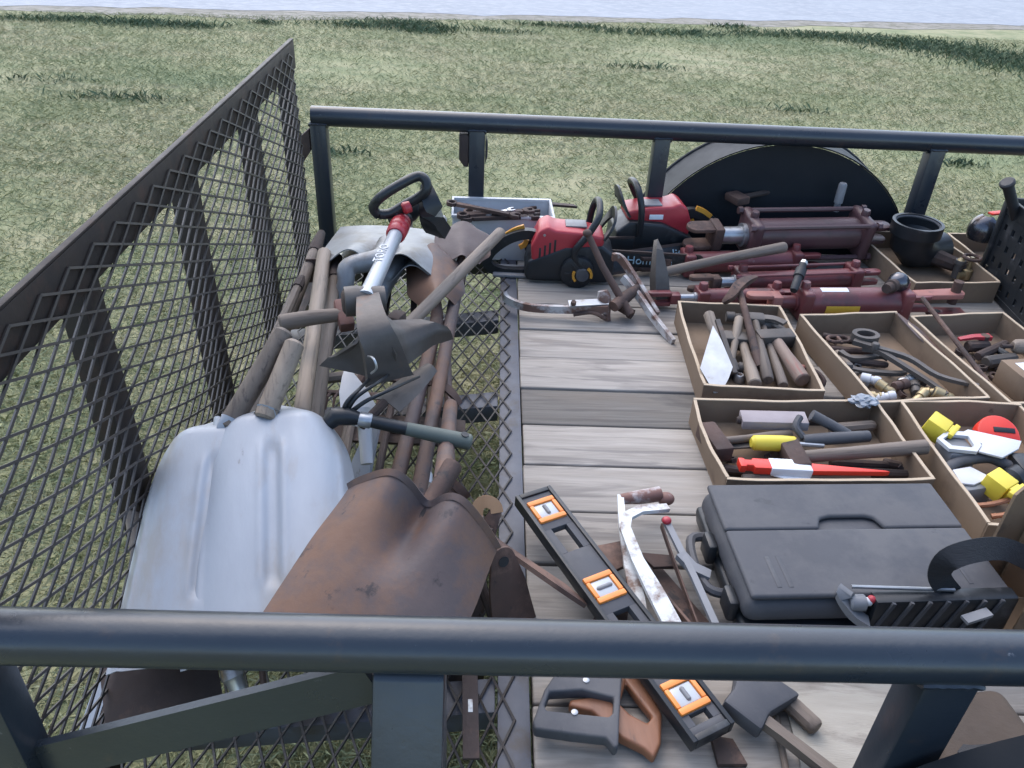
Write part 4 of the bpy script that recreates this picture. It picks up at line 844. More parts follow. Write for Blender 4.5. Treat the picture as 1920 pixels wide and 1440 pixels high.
g = G(); g.prism([(-.03, -.025), (.035, -.025), (.03, .01), (.05, .075), (-.055, .07), (-.03, .01)], -.016, .014, .006); g.obj('head', M_BLKD, T)
stick('wooden_stick', 'thin bare stick beside the hand axe handle', 'stick', W(1455, 1345, .008), W(1475, 1450, .008), .006, .005, M_WOOD)
T = thing('plywood_scrap', 'pale plywood scrap on the planks under the wooden stake', 'board', place(.635, .735, .002, -4)); g = G(); g.box((-.155, -.115, 0), (.06, .115, .005), .001); g.obj('board', M_PLY, T)
plate('rusty_plate', 'small rusty bracket on the planks below the end of the level', 'bracket', [(1330, 1385), (1372, 1392), (1400, 1440), (1345, 1440)], .004, M_RUST, .01)
T = thing('iron_strap', 'narrow dark iron strap with one bright slot along the tail angle', 'strap', frame(W(882, 1330, .02), W(880, 1200, .02))); g = G(); g.box((-.08, -.012, -.003), (.12, .012, .002), .001); st = g.obj('strap', M_RUSTD, T)
for x in (.005,):
    g = G(); g.box((x-.011, -.0035, .0018), (x+.011, .0035, .0026), .0005); g.obj('slot', M_WPAINT, st)

# ---------------------------------------------------------------- far row: wrench bin, chainsaws, cylinders
T = thing('plastic_bin', 'white plastic bin full of rusty wrenches at the far rail', 'bin', place(.035, 2.472, .0, 2)); w, d, h = .315, .150, .145
for (x0, y0, x1, y1) in ((-w/2, -d/2, w/2, -d/2+.004), (-w/2, d/2-.004, w/2, d/2), (-w/2, -d/2+.0042, -w/2+.004, d/2-.0042), (w/2-.004, -d/2+.0042, w/2, d/2-.0042)):
    g = G(); g.box((x0, y0, .004), (x1, y1, h), .001); g.obj('wall', M_WHT, T)
g = G(); g.box((-w/2, -d/2, 0), (w/2, d/2, .0038)); g.obj('base', M_WHT, T)
g = G(); g.tube([(-w/2, -d/2, h), (w/2, -d/2, h), (w/2, d/2, h), (-w/2, d/2, h)], 0, flat=(.007, .004), up=(0, 0, 1), closed=True); g.obj('rim', M_WHT, T)
def wrench(label, A, B, r, m, open_end=True, up=(0, 0, 1), group=None):
    A = Vector(A); B = Vector(B); T = thing('wrench', label, 'wrench', frame(A, B, up), group); L_ = (B-A).length
    g = G(); g.tube([(r, 0, 0), (L_*.5, 0, 0), (L_-r, 0, 0)], 0, flat=[(r*.55, r*.28), (r*.42, r*.28), (r*.55, r*.28)], up=(0, 0, 1)); g.obj('shank', m, T)
    g = G(); g._take(ring_prism([(r*math.cos(k), r*math.sin(k)) for k in np.linspace(0, 2*math.pi, 17)[:-1]], [(.62*r*math.cos(k), .62*r*math.sin(k)) for k in np.linspace(0, 2*math.pi, 13)[:-1]], -r*.34, r*.34)); g.obj('ring_end', m, T)
    g = G(); x = L_; g.prism([(x-r*.9, -r*.5), (x-r*.2, -r), (x+r*.9, -r*.95), (x+r*.9, -r*.5), (x+.0, -r*.45), (x, r*.45), (x+r*.9, r*.5), (x+r*.9, r*.95), (x-r*.2, r), (x-r*.9, r*.5)], -r*.34, r*.34, .0008); g.obj('jaw', m, T); return T
wrench('rusty ring wrench lying on the rim of the white bin', W(847, 381, .172), W(965, 404, .158), .017, M_RUST)
wrench('small bright ended wrench resting among rusty ones in the bin', W(915, 402, .150), W(958, 394, .158), .013, M_STEEL)
for k, (a, b, c_, d_) in enumerate(((868, 404, 990, 396), (875, 410, 1000, 406), (880, 398, 985, 404), (900, 408, 1000, 400), (920, 404, 1000, 394))):
    wrench('dark rusty wrench heaped in the white bin', W(a, b, .152-.007*k), W(c_, d_, .152-.007*k), .019, M_RUSTD if k % 2 else M_RUST, group='wrenches heaped in the white bin')
T = thing('iron_strip', 'dark iron strip lying behind the white bin', 'strip', frame(W(945, 376, .11), W(1070, 386, .05))); g = G(); g.tube([(0, 0, 0), (.3, 0, 0)], 0, flat=(.012, .004), up=(0, 0, 1)); g.obj('strip', M_RUSTD, T)

def chainsaw(M, label, red, front, bar_text=True, trig=M_YELO):
    """local x: rear handle (-) to guide bar (+); y away from the viewer; z up"""
    T = thing('chainsaw', label, 'chainsaw', M @ Matrix.Scale(.9, 4))
    g = G(); g.prism([(-.12, .0), (.15, .0), (.17, .03), (.165, .10), (.12, .135), (.0, .125), (-.12, .07), (-.13, .02)], -.070, .075, .010, 3, M=Matrix(((1, 0, 0, 0), (0, 0, -1, 0), (0, 1, 0, .012), (0, 0, 0, 1)))); body = g.obj('crankcase', M_BLK, T)
    g = G(); g.prism([(-.105, .055), (-.085, .040), (-.040, .040), (.045, .118), (.125, .130), (.128, .162), (.05, .176), (-.035, .180), (-.060, .192), (-.088, .176), (-.112, .12)], -.056, .060, .009, 3, M=Matrix(((1, 0, 0, 0), (0, 0, -1, -.012), (0, 1, 0, .012), (0, 0, 0, 1)))); cov = g.obj('top_cover', red, T)
    g = G(); g.box((.0, -.03, .188), (.07, .03, .1945), .002, M=Matrix.Translation((0, 0, 0))); g.obj('decal', M_GREYP, cov)
    for k in range(4):
        g = G(); g.box((-.085+.016*k, -.0735, .088+.010*k), (-.078+.016*k, -.0705, .130+.010*k), .001); g.obj('vent', M_RUB, cov)
    for x, z in ((-.07, .175), (.09, .155), (-.06, .065)):
        g = G(); g.lathe((x, -.071, z), (x, -.0745, z), [(0, .005), (1, .004)], 10); g.obj('screw', M_STEEL, cov)
    g = G(); g.lathe((.045, -.083, .055), (.045, -.098, .055), [(0, .058), (.7, .055), (1, .045)], 24); g.obj('starter_cover', M_BLK, T)
    for a in range(0, 360, 60):
        g = G(); g.box((.02, -.004, -.001), (.042, .004, .002), .001, M=Matrix.Translation((.045, -.0985, .055)) @ Matrix.Rotation(rad(90), 4, 'X') @ Matrix.Rotation(rad(a), 4, 'Z')); g.obj('vent_slot', M_RUB, T)
    g = G(); g.tube(smooth_pts([(.085, -.085, .05), (.03, -.09, .12), (.07, -.088, .19), (.10, -.07, .245), (.105, .0, .268), (.10, .06, .25), (.09, .085, .19), (.085, .08, .10)], 6), .0115, 12); g.obj('front_handle', M_BLK, T)
    P = smooth_pts([(-.08, -.01, .145), (-.13, -.01, .152), (-.19, -.01, .130), (-.245, -.01, .080), (-.252, -.01, .035), (-.20, -.01, .010), (-.10, -.01, .012)], 6)
    g = G(); g.tube(P, 0, flat=[(.016, .013)]*len(P), up=(0, 1, 0)); g.obj('rear_handle', M_BLK, T)
    g = G(); g.box((-.235, -.045, .002), (-.09, .045, .014), .005); g.obj('toe_guard', M_GREYP, T)
    g = G(); g.tube(smooth_pts([(-.135, 0, .172), (-.165, 0, .160), (-.195, 0, .140)], 4), 0, flat=(.008, .005), up=(0, 1, 0)); g.obj('throttle_lock', trig, T)
    g = G(); g.tube(smooth_pts([(-.125, 0, .128), (-.132, 0, .108), (-.148, 0, .098)], 4), 0, flat=(.008, .006), up=(0, 1, 0)); g.obj('trigger', trig, T)
    g = G(); g.tube(smooth_pts([(.125, -.06, .165), (.155, -.05, .215), (.16, .0, .235), (.155, .05, .215), (.125, .06, .165)], 4), 0, flat=(.018, .004), up=(1, 0, 0)); g.obj('hand_guard', M_BLK, T)
    g = G(); pl = [(.10, -.032), (.46, -.026)]+[(.46+.027*math.cos(rad(a)), .027*math.sin(rad(a))) for a in range(-75, 90, 15)]+[(.46, .026), (.10, .032)]
    g.prism(pl, -.0025, .0025, .0008, M=Matrix(((1, 0, 0, 0), (0, 0, -1, front), (0, 1, 0, .060), (0, 0, 0, 1)))); bar = g.obj('guide_bar', M_BLK, T)
    g = G(); ch = [(x, y) for x, y in pl]; g.tube([(x, front, .060+y) for x, y in ch], 0, flat=(.004, .004), up=(0, 1, 0), closed=True); g.obj('chain', M_RUSTD, bar)
    if bar_text: lettering('bar_print', 'Homelite', .042, M_LBLUE, bar, Matrix.Translation((.30, front-.0036, .060)) @ Matrix.Rotation(rad(90), 4, 'X'))
    return T
cs = chainsaw(place(.222, 2.300, .0, -1), 'red and black chainsaw with amber trigger at the far edge of the deck', M_RED, .02)
g = G(); g.lathe((.062, -.0985, .052), (.062, -.107, .052), [(0, .024), (1, .021)], 18); g.obj('filler_cap', M_BLKD, cs)
for a in (190, 20):
    g = G(); g.tube([(.062+.030*math.cos(rad(t)), -.101, .052+.030*math.sin(rad(t))) for t in range(a-35, a+40, 10)], 0, flat=(.004, .006), up=(0, 1, 0)); g.obj('cap_mark', M_YELO, cs)
lettering('side_print', 'HOMELITE', .017, M_WHT, cs, Matrix.Translation((-.028, -.0665, .068)) @ Matrix.Rotation(rad(90), 4, 'X') @ Matrix.Rotation(rad(52), 4, 'Z'))
cs2 = chainsaw(place(.540, 2.500, .0, 186), 'second red and black chainsaw with white decal, standing by the far post', M_RED, .075, False)
g = G(); g.box((.0, .053, .150), (.05, .0545, .168), .0005); g.obj('white_decal', M_PAPER, cs2)
# its bar lies free in front of it
A, B = W(1130, 497, .045), W(1330, 468, .045); T = thing('guide_bar', 'black chainsaw guide bar with pale blue print in front of the second chainsaw', 'guide bar', frame(A, B, (0, -1, .5))); L_ = (B-A).length
g = G(); pl = [(0, -.03), (L_-.03, -.03)]+[(L_-.03+.03*math.cos(rad(a)), .03*math.sin(rad(a))) for a in range(-75, 90, 15)]+[(L_-.03, .03), (0, .03)]; g.prism(pl, -.003, .003, .001); b_ = g.obj('bar', M_BLK, T)
g = G(); g.tube([(x, y, 0) for x, y in pl], 0, flat=(.0045, .004), up=(0, 0, 1), closed=True); g.obj('chain', M_RUSTD, b_)
lettering('bar_print', 'Homelite', .046, M_LBLUE, b_, Matrix.Translation((L_*.56, 0, .0036)))

def hyd(A, B, R, label, m, rodlen=.12, rodm=M_STEEL, tie=True, clev=M_RUST, up=(0, 0, 1), ports=True, roll=0, ck=1.):
    """hydraulic cylinder, barrel from A to B, rod sticking out beyond A"""
    A = Vector(A); B = Vector(B); T = thing('hydraulic_cylinder', label, 'hydraulic cylinder', frame(A, B, up) @ Matrix.Rotation(rad(roll), 4, 'X')); L_ = (B-A).length
    g = G(); Rb = R*(.84 if tie else 1); g.lathe((.018, 0, 0), (L_-.018, 0, 0), [(0, Rb), (1, Rb)], 28); g.obj('barrel', m, T)
    for x0, x1 in ((-.012, .022), (L_-.022, L_+.012)):
        g = G(); g.box((x0, -R*1.12, -R*1.12), (x1, R*1.12, R*1.12), R*.22, 3); g.obj('end_cap', m, T)
    if tie:
        for sy in (-1, 1):
            for sz in (-1, 1):
                g = G(); g.tube([(-.025, sy*R*.93, sz*R*.93), (L_+.025, sy*R*.93, sz*R*.93)], R*.13, 8); tr = g.obj('tie_rod', m, T)
                g = G(); g.lathe((-.026, sy*R*.93, sz*R*.93), (-.012, sy*R*.93, sz*R*.93), [(0, R*.2), (1, R*.2)], 6); g.lathe((L_+.0122, sy*R*.93, sz*R*.93), (L_+.026, sy*R*.93, sz*R*.93), [(0, R*.2), (1, R*.2)], 6); g.obj('nut', m, tr)
    g = G(); g.lathe((-.012, 0, 0), (-rodlen, 0, 0), [(0, R*.62), (.15, R*.62), (.16, R*.45), (1, R*.45)], 18); g.obj('rod', rodm, T)
    x = -rodlen; R0 = R; R = R*ck
    g = G(); g.box((x-.03, -R*.55, -R*.6), (x, R*.55, R*.6), .005)
    for s_ in (-1, 1):
        pl = [(x-.028, -R*.42), (x-.028, R*.42)]+[(x-.085+R*.42*math.cos(rad(a)), R*.42*math.sin(rad(a))) for a in range(90, 271, 20)]
        g.prism(pl, s_*R*.36 if s_ > 0 else -R*.36-.012, R*.36+.012 if s_ > 0 else -R*.36, .002, M=Matrix(((1, 0, 0, 0), (0, 1, 0, 0), (0, 0, 1, 0), (0, 0, 0, 1))))
    g.obj('rod_clevis', clev, T); R = R0
    g = G()
    for s_ in (-1, 1):
        pl = [(L_+.0125, -R*.5), (L_+.0125, R*.5)]+[(L_+.07+R*.42*math.cos(rad(a)), R*.42*math.sin(rad(a))) for a in range(90, -91, -20)]
        g.prism(pl, s_*R*.3 if s_ > 0 else -R*.3-.012, R*.3+.012 if s_ > 0 else -R*.3, .002)
    g.obj('base_clevis', m, T)
    if ports:
        for x in (.005, L_-.005):
            g = G(); g.lathe((x, 0, R*1.05), (x, 0, R*1.05+.02), [(0, .014), (.8, .013), (1, .011)], 10); g.obj('port', m, T)
    return T
hyd(W(1402, 440, .108), W(1612, 436, .108), .060, 'large dark maroon hydraulic cylinder with tie rods and rusty clevis', M_MARD, .095, M_STEEL, clev=M_RUST, roll=8, ck=1.15)
hyd(W(1285, 492, .045), W(1490, 488, .045), .033, 'red hydraulic cylinder under the wooden handled hammer', M_MAR, .05, M_MAR, tie=False)
hyd(W(1385, 528, .045), W(1600, 520, .045), .034, 'dull red hydraulic cylinder with thin tie rods and elbow fitting', M_MAR, .06, M_STEEL, tie=True)
c4 = hyd(W(1500, 566, .052), W(1690, 566, .052), .042, 'bright red hydraulic cylinder with yellow sticker behind the trays', M_MAR, .06, M_MAR, tie=False, clev=M_PINK)
g = G(); g.grid(lambda u, v: (.06+.10*u, -.0425*math.cos(rad(-30+40*v)), .0425*math.sin(rad(-30+40*v))), 4, 6, .0006); g.obj('yellow_sticker', mat('amber_sticker', (.62, .40, .04), (.55, .34, .035), rough=.5, bump=0), c4)
g = G(); g.grid(lambda u, v: (.05+.08*u, -.0425*math.cos(rad(70+28*v)), .0425*math.sin(rad(70+28*v))), 4, 6, .0006); g.obj('white_label', M_PAPER, c4)
hyd(W(1312, 558, .04), W(1455, 556, .04), .026, 'small red hydraulic cylinder with bright rod behind the hammer tray', M_MAR, .06, M_STEEL, tie=False, clev=M_MAR)
T = thing('yoke', 'worn orange red forked yoke at the end of the bright red cylinder', 'yoke', place(*W(1755, 552, .07), 8)); g = G()
g.prism([(-.07, -.018), (.04, -.022)]+arc(.06, 0, .026, -60, 60, 8)+[(.04, .022), (-.07, .018)], -.008, .008, .003); g.obj('arm', M_PINK, T)
g = G(); g.lathe((.06, 0, -.03), (.06, 0, .04), [(0, .014), (1, .014)], 12); g.obj('pin', M_RUST, T)
T = thing('red_lug', 'flat dark red lug plate on the planks behind the scrap tray', 'plate', place(*W(1775, 590, .012), 3)); g = G(); g.prism(arc(-.04, 0, .025, 90, 270, 8)+[(.05, -.025), (.05, .025)], 0, .012, .002); l_ = g.obj('plate', M_MAR, T); g = G(); g.lathe((-.035, 0, .0118), (-.035, 0, .0128), [(0, .011), (1, .011)], 12); g.obj('hole', M_RUB, l_)
# hose elbow fittings standing on the cylinders
T = thing('hose_fitting', 'black hose end standing up beside the red cylinder', 'fitting', frame(W(1488, 545, .10), W(1508, 490, .15), (0, 1, 0))); g = G(); g.lathe((0, 0, 0), (.10, 0, 0), [(0, .010), (.1, .012), (.5, .012), (.52, .016), (.8, .016), (.82, .011), (1, .011)], 12); g.obj('hose_end', M_RUB, T); g = G(); g.lathe((.1002, 0, 0), (.112, 0, 0), [(0, .012), (1, .010)], 6); g.obj('nut', M_STEEL, T)
T = thing('hitch_ball', 'chrome hitch ball with dark shank at the corner of the elbow tray', 'hitch ball', frame(W(1665, 540, .11), W(1712, 515, .11))); g = G(); g.lathe((-.01, 0, 0), (.035, 0, 0), [(0, .014), (.5, .015), (.55, .02), (1, .018)], 14); g.obj('shank', M_RUSTD, T); g = G(); g.sphere((.060, 0, .0), .030); g.obj('ball', M_SHINE, T)
# tools lying on the big cylinder
A, B = W(1380, 372, .175), W(1478, 352, .185); T = thing('hand_hammer', 'small dark hammer resting on the large maroon cylinder', 'hammer', frame(A, B)); L_ = (B-A).length
g = G(); handle_wood(g, (.02, 0, 0), (L_, 0, 0), .009, .010, 8); g.obj('handle', M_RUSTD, T); g = G(); g.box((-.02, -.035, -.013), (.03, .035, .013), .005); g.obj('head', M_RUST, T)
T = thing('grease_nozzle', 'upright grey threaded nozzle behind the large maroon cylinder', 'nozzle', place(*W(1570, 385, .17))); g = G(); g.lathe((0, 0, -.02), (0, 0, .075), [(0, .010), (.3, .010), (.31, .014), (.95, .0135), (1, .011)], 14); g.obj('barrel', M_GREYP, T)
# the stone hammer with long grey handle
A, B = W(1238, 512, .095), W(1472, 463, .135); T = thing('sledge_hammer', 'hammer with tall tapered iron head and grey wooden handle by the red cylinders', 'hammer', frame(A, B)); L_ = (B-A).length; I = T.matrix_world.inverted()
g = G(); g.tube([(.0, 0, 0), (L_*.5, 0, .004), (L_-.03, 0, 0), (L_-.006, 0, 0), (L_, 0, 0)], [.0145, .0135, .0165, .0165, .0145], 14); g.obj('handle', M_WOOD, T)
hp = [I @ W(1231, 452, .16), I @ W(1233, 470, .15), I @ W(1236, 520, .085), I @ W(1238, 562, .02)]
g = G(); g.tube(hp, 0, flat=[(.006, .006), (.011, .010), (.021, .018), (.023, .020)], up=(0, 1, 0)); g.obj('head', M_IRON, T)

# ---- rusty gear puller on the planks
A = W(1150, 570, .02); T = thing('gear_puller', 'rusty three arm gear puller with bright worn patches on the planks', 'gear puller', Matrix.Translation(A)); I = T.matrix_world.inverted()
RW = mat('worn_rust', (.16, .085, .06), (.10, .055, .042), rough=.65, scale=10, bump=.5, spots=(.45, .43, .41), spot_amt=.42, spot_scale=11)
g = G(); g.tube(smooth_pts([I @ W(945, 548, .05), I @ W(952, 562, .035), I @ W(990, 576, .03), I @ W(1060, 580, .03), I @ W(1140, 580, .04)], 4), 0, flat=(.006, .011), up=(0, 0, 1)); g.obj('arm', RW, T)
g = G(); g.tube([I @ W(1066, 570, .052), I @ W(1140, 566, .055)], 0, flat=(.011, .003), up=(0, -.4, 1)); lk = g.obj('link', M_STEEL, T)
g = G(); c = I @ W(1075, 570, .054); g.lathe(c, c+Vector((0, -.004, .010)), [(0, .008), (1, .007)], 6); g.obj('bolt', M_RUST, lk)
g = G(); g.tube(smooth_pts([I @ W(1075, 590, .02), I @ W(1110, 586, .03), I @ W(1135, 598, .015)], 4), .006, 8); g.obj('under_link', M_RUST, T)
g = G(); g.lathe(I @ W(1130, 545, .08), I @ W(1140, 602, .0), [(0, .014), (.2, .020), (.5, .017), (.8, .010), (1, .008)], 12); g.obj('yoke', RW, T)
g = G(); g.tube([I @ W(1102, 438, .20), I @ W(1130, 500, .13), I @ W(1166, 562, .06), I @ W(1182, 590, .03)], [.009, .010, .011, .012], 12); sc_ = g.obj('screw', M_RUST, T)
g = G(); g.sphere(I @ W(1101, 437, .203), .013, (1, 1, .8)); g.obj('knob', M_RUST, sc_)
g = G(); g.lathe(I @ W(1150, 575, .05), I @ W(1195, 540, .07), [(0, .016), (.5, .018), (1, .013)], 10); g.obj('hub', M_RUST, T)
g = G(); g.lathe(I @ W(1160, 575, .03), I @ W(1186, 590, .02), [(0, .012), (.7, .012), (.75, .015), (1, .015)], 10); g.obj('pivot', M_RUST, T)
for p in ([(1148, 482, .13), (1165, 486, .125), (1195, 530, .08), (1232, 590, .03)], [(1168, 520, .09), (1195, 552, .06), (1225, 595, .03), (1262, 642, .004)]):
    g = G(); g.tube(smooth_pts([I @ W(*q) for q in p], 4), 0, flat=(.006, .011), up=(0, 0, 1)); g.obj('arm', RW, T)

# ---- black crate and things at the right
T = thing('plastic_crate', 'black perforated plastic crate at the right of the deck', 'crate', place(1.735, 2.165, .0, -4)); w, d, h = .36, .36, .285
g = G(); g.box((-w/2, -d/2, .0), (w/2, d/2, .006), .001); g.obj('base', M_BLK, T)
def crate_wall(M):
    hol = []; g = G(); n = 7; bar = .032
    for k in range(n+1):
        x = -w/2+.012+(w-.024)*k/n; g.box((x-bar/2, -.003, .012), (x+bar/2, .003, h-.045), 0)
    for k in range(5):
        z = .020+k*(h-.075)/4; g.box((-w/2+.002, -.0028, z-bar/2), (w/2-.002, .0028, z+bar/2), 0)
    g.box((-w/2, -.005, h-.045), (w/2, .005, h), .002); g.box((-w/2, -.005, .004), (w/2, .005, .022), .002)
    return g.obj('side_grid', M_BLK, T, M)
crate_wall(place(0, -d/2, 0)); crate_wall(place(0, d/2, 0)); crate_wall(place(-w/2, 0, 0, 90)); crate_wall(place(w/2, 0, 0, 90))
for sx in (-1, 1):
    for sy in (-1, 1):
        g = G(); g.box((sx*w/2-.012, sy*d/2-.012, .004), (sx*w/2+.012, sy*d/2+.012, h+.001), .004); g.obj('corner_post', M_BLK, T)
T = thing('welding_gear', 'black rounded face shield with white and red trim behind the crate', 'face shield', place(*W(1843, 432, .15), 20) @ Matrix.Scale(.72, 4))
g = G(); g.grid(lambda u, v: (.065*math.cos(rad(-100+200*u))*math.sin(rad(20+100*v)), .065*math.sin(rad(-100+200*u))*math.sin(rad(20+100*v)), .075*math.cos(rad(20+100*v))), 20, 14, .003, M=Matrix.Rotation(rad(180), 4, 'Z')); g.obj('shell', M_SHINE, T, ang=60)
g = G(); g.tube(smooth_pts([(.02, -.07, -.01), (.03, -.06, -.05), (.01, -.06, -.10)], 4), 0, flat=(.010, .003), up=(0, 1, 0)); g.obj('white_trim', M_PAPER, T)
g = G(); g.box((.00, -.02, .075), (.07, .01, .084), .003); g.obj('red_trim', M_REDO, T)
T = thing('rubber_grip', 'black rubber hand grip on a bar standing up behind the crate', 'grip', frame(W(1908, 420, .22), W(1888, 340, .36), (0, 1, 0))); g = G(); L_ = (W(1908, 420, .22)-W(1888, 340, .36)).length
g.lathe((0, 0, 0), (L_, 0, 0), [(0, .014), (.1, .0155), (.93, .0155), (.935, .021), (.98, .021), (1, .017)], 16); g.obj('grip', M_RUB, T); g = G(); g.tube([(0, 0, 0), (-.15, 0, 0)], .011, 10); g.obj('bar', M_SHINE, T)
# elbows in the far tray
T = thing('pipe_elbow', 'black plastic pipe elbow with wide flanged mouth', 'pipe elbow', place(W(1712, 447, .112).x, W(1712, 447, .112).y, .012, 20) @ Matrix.Scale(1.22, 4)); 
g = G(); pr = [(0, .062), (.05, .064), (.06, .058), (.5, .052), (1, .050)]
g.tube([(0, 0, .10), (0, 0, .07), (.02, 0, .05), (.06, 0, .042), (.11, 0, .042)], [.056, .053, .050, .046, .044], 22, caps=False); g.obj('elbow', M_BLK, T)
g = G(); g.tube([(.060*math.cos(rad(a)), .060*math.sin(rad(a)), .112) for a in range(0, 360, 12)], 0, flat=(.004, .016), up=(0, 0, 1), closed=True); mo = g.obj('mouth', M_BLK, T)
g = G(); g.tube([(.056*math.cos(rad(a)), .056*math.sin(rad(a)), .122) for a in range(0, 360, 12)], .004, 6, closed=True); g.obj('inner_ring', M_BLKD, mo)
g = G(); g.lathe((0, 0, .068), (0, 0, .072), [(0, .05), (1, .05)], 20); g.obj('floor', M_RUB, mo)
stick('rusty_pipe', 'short rusty pipe behind the black elbow mouth', 'pipe', W(1640, 412, .07), W(1700, 420, .06), .026, .024, M_RUSTD)
stick('rusty_pipe', 'dark rusty elbow stub lying in the far tray', 'pipe', W(1750, 480, .06), W(1815, 505, .045), .028, .020, M_RUSTD)
T = thing('gate_valve', 'small brass and iron valve with round handwheel in the far tray', 'valve', place(*W(1815, 505, .05), 10)); g = G(); g.tube([(.024*math.cos(rad(a)), .024*math.sin(rad(a)), .04) for a in range(0, 360, 20)], .005, 8, closed=True); g.obj('handwheel', M_RUST, T); g = G(); g.lathe((0, 0, -.03), (0, 0, .042), [(0, .016), (.4, .016), (.45, .008), (1, .006)], 12); g.lathe((-.035, 0, -.02), (.035, 0, -.02), [(0, .016), (.2, .013), (.8, .013), (1, .016)], 12); g.obj('valve_body', M_BRASS, T)
T = thing('bolt', 'stubby grey bolt standing in the front corner of the far tray', 'bolt', place(*W(1790, 520, .02))); g = G(); g.lathe((0, 0, 0), (0, 0, .06), [(0, .013), (.8, .013), (.82, .018), (1, .016)], 10); g.obj('shank', M_IRON, T); g = G(); g.lathe((0, 0, .0601), (0, 0, .066), [(0, .012), (1, .006)], 10); g.obj('tip', M_BRASS, T)
# ---------------------------------------------------------------- contents of the trays
def hammer(label, A, B, r, head_w, m=M_WOOD, hm=M_IRON, head='claw', up=(0, 0, 1), r1=None, roll=0):
    """A: butt of the handle, B: head"""
    A = Vector(A); B = Vector(B); T = thing('hammer', label, 'hammer', frame(A, B, up) @ Matrix.Rotation(rad(roll), 4, 'X')); L_ = (B-A).length
    g = G(); g.tube([(-.003, 0, 0), (0, 0, 0), (L_*.25, 0, 0), (L_*.6, 0, 0), (L_, 0, 0)], 0 if False else [r*.85, r, r*.98, (r1 or r*.72), (r1 or r*.72)], 10); g.obj('handle', m, T)
    g = G()
    if head == 'claw':
        g.lathe((L_+.005, head_w*.3, 0), (L_+.005, head_w*.75, 0), [(0, .012), (.5, .011), (.55, .015), (1, .014)], 12); g.box((L_-.012, -head_w*.25, -.012), (L_+.022, head_w*.3, .012), .004)
        for s_ in (-1, 1): g.tube(smooth_pts([(L_+.006, -head_w*.2, s_*.006), (L_, -head_w*.5, s_*.009), (L_-.02, -head_w*.75, s_*.011)], 4), 0, flat=(.010, .0035), up=(0, 0, 1))
    elif head == 'ball':
        g.lathe((L_+.002, -head_w*.6, 0), (L_+.002, head_w*.6, 0), [(0, .006), (.1, .013), (.2, .012), (.3, .014), (.65, .014), (.75, .011), (.8, .015), (1, .014)], 14)
    else:
        g.box((L_-.02, -head_w/2, -.019), (L_+.022, head_w/2, .019), .005)
    g.obj('head', hm, T); return T
# tray 1: hammers, hatchet
hammer('claw hammer, pale handle butt up, in the back corner of the hammer tray', W(1329, 590, .085), W(1362, 690, .03), .015, .05, M_WOODP, head='block')
hammer('ball hammer with thin pale handle, between hatchet and claw hammer handles', W(1386, 598, .085), W(1370, 685, .03), .0125, .055, M_WOODP, head='ball')
hammer('thick handled hammer lying on the front edge of the hammer tray', W(1415, 720, .040), W(1392, 640, .05), .017, .10, M_WOODP, head='block')
hammer('grey handled hammer with blue grey wrap in the hammer tray', W(1440, 712, .045), W(1415, 600, .075), .0145, .10, M_WOOD, head='claw')
hammer('slim dark handled hammer next to the thick worn handle', W(1468, 722, .035), W(1430, 610, .06), .013, .08, M_WOOD, head='ball')
hammer('short thick worn handle with red stain, right hand side of the hammer tray', W(1505, 712, .045), W(1452, 635, .06), .020, .10, mat('stained_wood', (.24, .17, .13), (.16, .11, .085), rough=.7, scale=7, stretch=(.6, 4, 4), spots=(.23, .09, .07), spot_amt=.33, bump=.3), head='block', r1=.016)
def sheet3d(name, pts, th, m, T):
    I = T.matrix_world.inverted(); b = bmesh.new(); f = b.faces.new([b.verts.new(I @ W(*p)) for p in pts]); b.normal_update()
    bmesh.ops.solidify(b, geom=b.faces[:], thickness=th); bmesh.ops.recalc_face_normals(b, faces=b.faces); g = G(); g._take(b); return g.obj(name, m, T)
T = thing('brick_hatchet', 'pale steel hatchet blade standing in the hammer tray', 'hatchet', Matrix.Translation(W(1345, 690, .05)))
sheet3d('blade', [(1336, 612, .118), (1352, 640, .105), (1373, 690, .080), (1366, 710, .068), (1352, 737, .050), (1338, 738, .050), (1312, 692, .080)], .004, M_STEEL, T)
I = T.matrix_world.inverted(); g = G(); g.tube([I @ W(1345, 600, .11), I @ W(1362, 650, .08), I @ W(1378, 700, .05)], 0, flat=(.006, .004), up=(0, 0, 1)); g.obj('spine', M_IRON, T)
A, B = W(1384, 535, .125), W(1425, 690, .045); T = thing('mason_pick', 'iron pick hammer leaning over the back wall of the hammer tray', 'pick', frame(A, B)); L_ = (B-A).length
g = G(); g.tube([(.02, 0, 0), (L_*.5, 0, 0), (L_, 0, 0)], [.009, .010, .012], 10); g.obj('handle', M_RUST, T)
I = T.matrix_world.inverted(); g = G(); g.tube(smooth_pts([I @ W(1418, 520, .125), I @ W(1398, 528, .135), I @ W(1382, 540, .13), I @ W(1370, 556, .115), I @ W(1356, 568, .095)], 4), 0, flat=[(.004+.009*math.sin(math.pi*i/16), .005+.008*math.sin(math.pi*i/16)) for i in range(17)], up=(0, 0, 1)); g.obj('head', M_RUST, T)
T = thing('c_hook', 'dark red curved hook in the front corner of the hammer tray', 'hook', Matrix.Translation(W(1525, 715, .03))); I = T.matrix_world.inverted(); g = G(); g.tube(smooth_pts([I @ W(1505, 690, .05), I @ W(1530, 697, .05), I @ W(1545, 715, .04), I @ W(1535, 732, .02)], 4), .006, 8); g.obj('hook', M_RUST, T); g = G(); g.sphere(I @ W(1504, 690, .05), .009); g.obj('knob', M_PINK, T)
g_ = 'iron scrap heaped in the fittings tray'
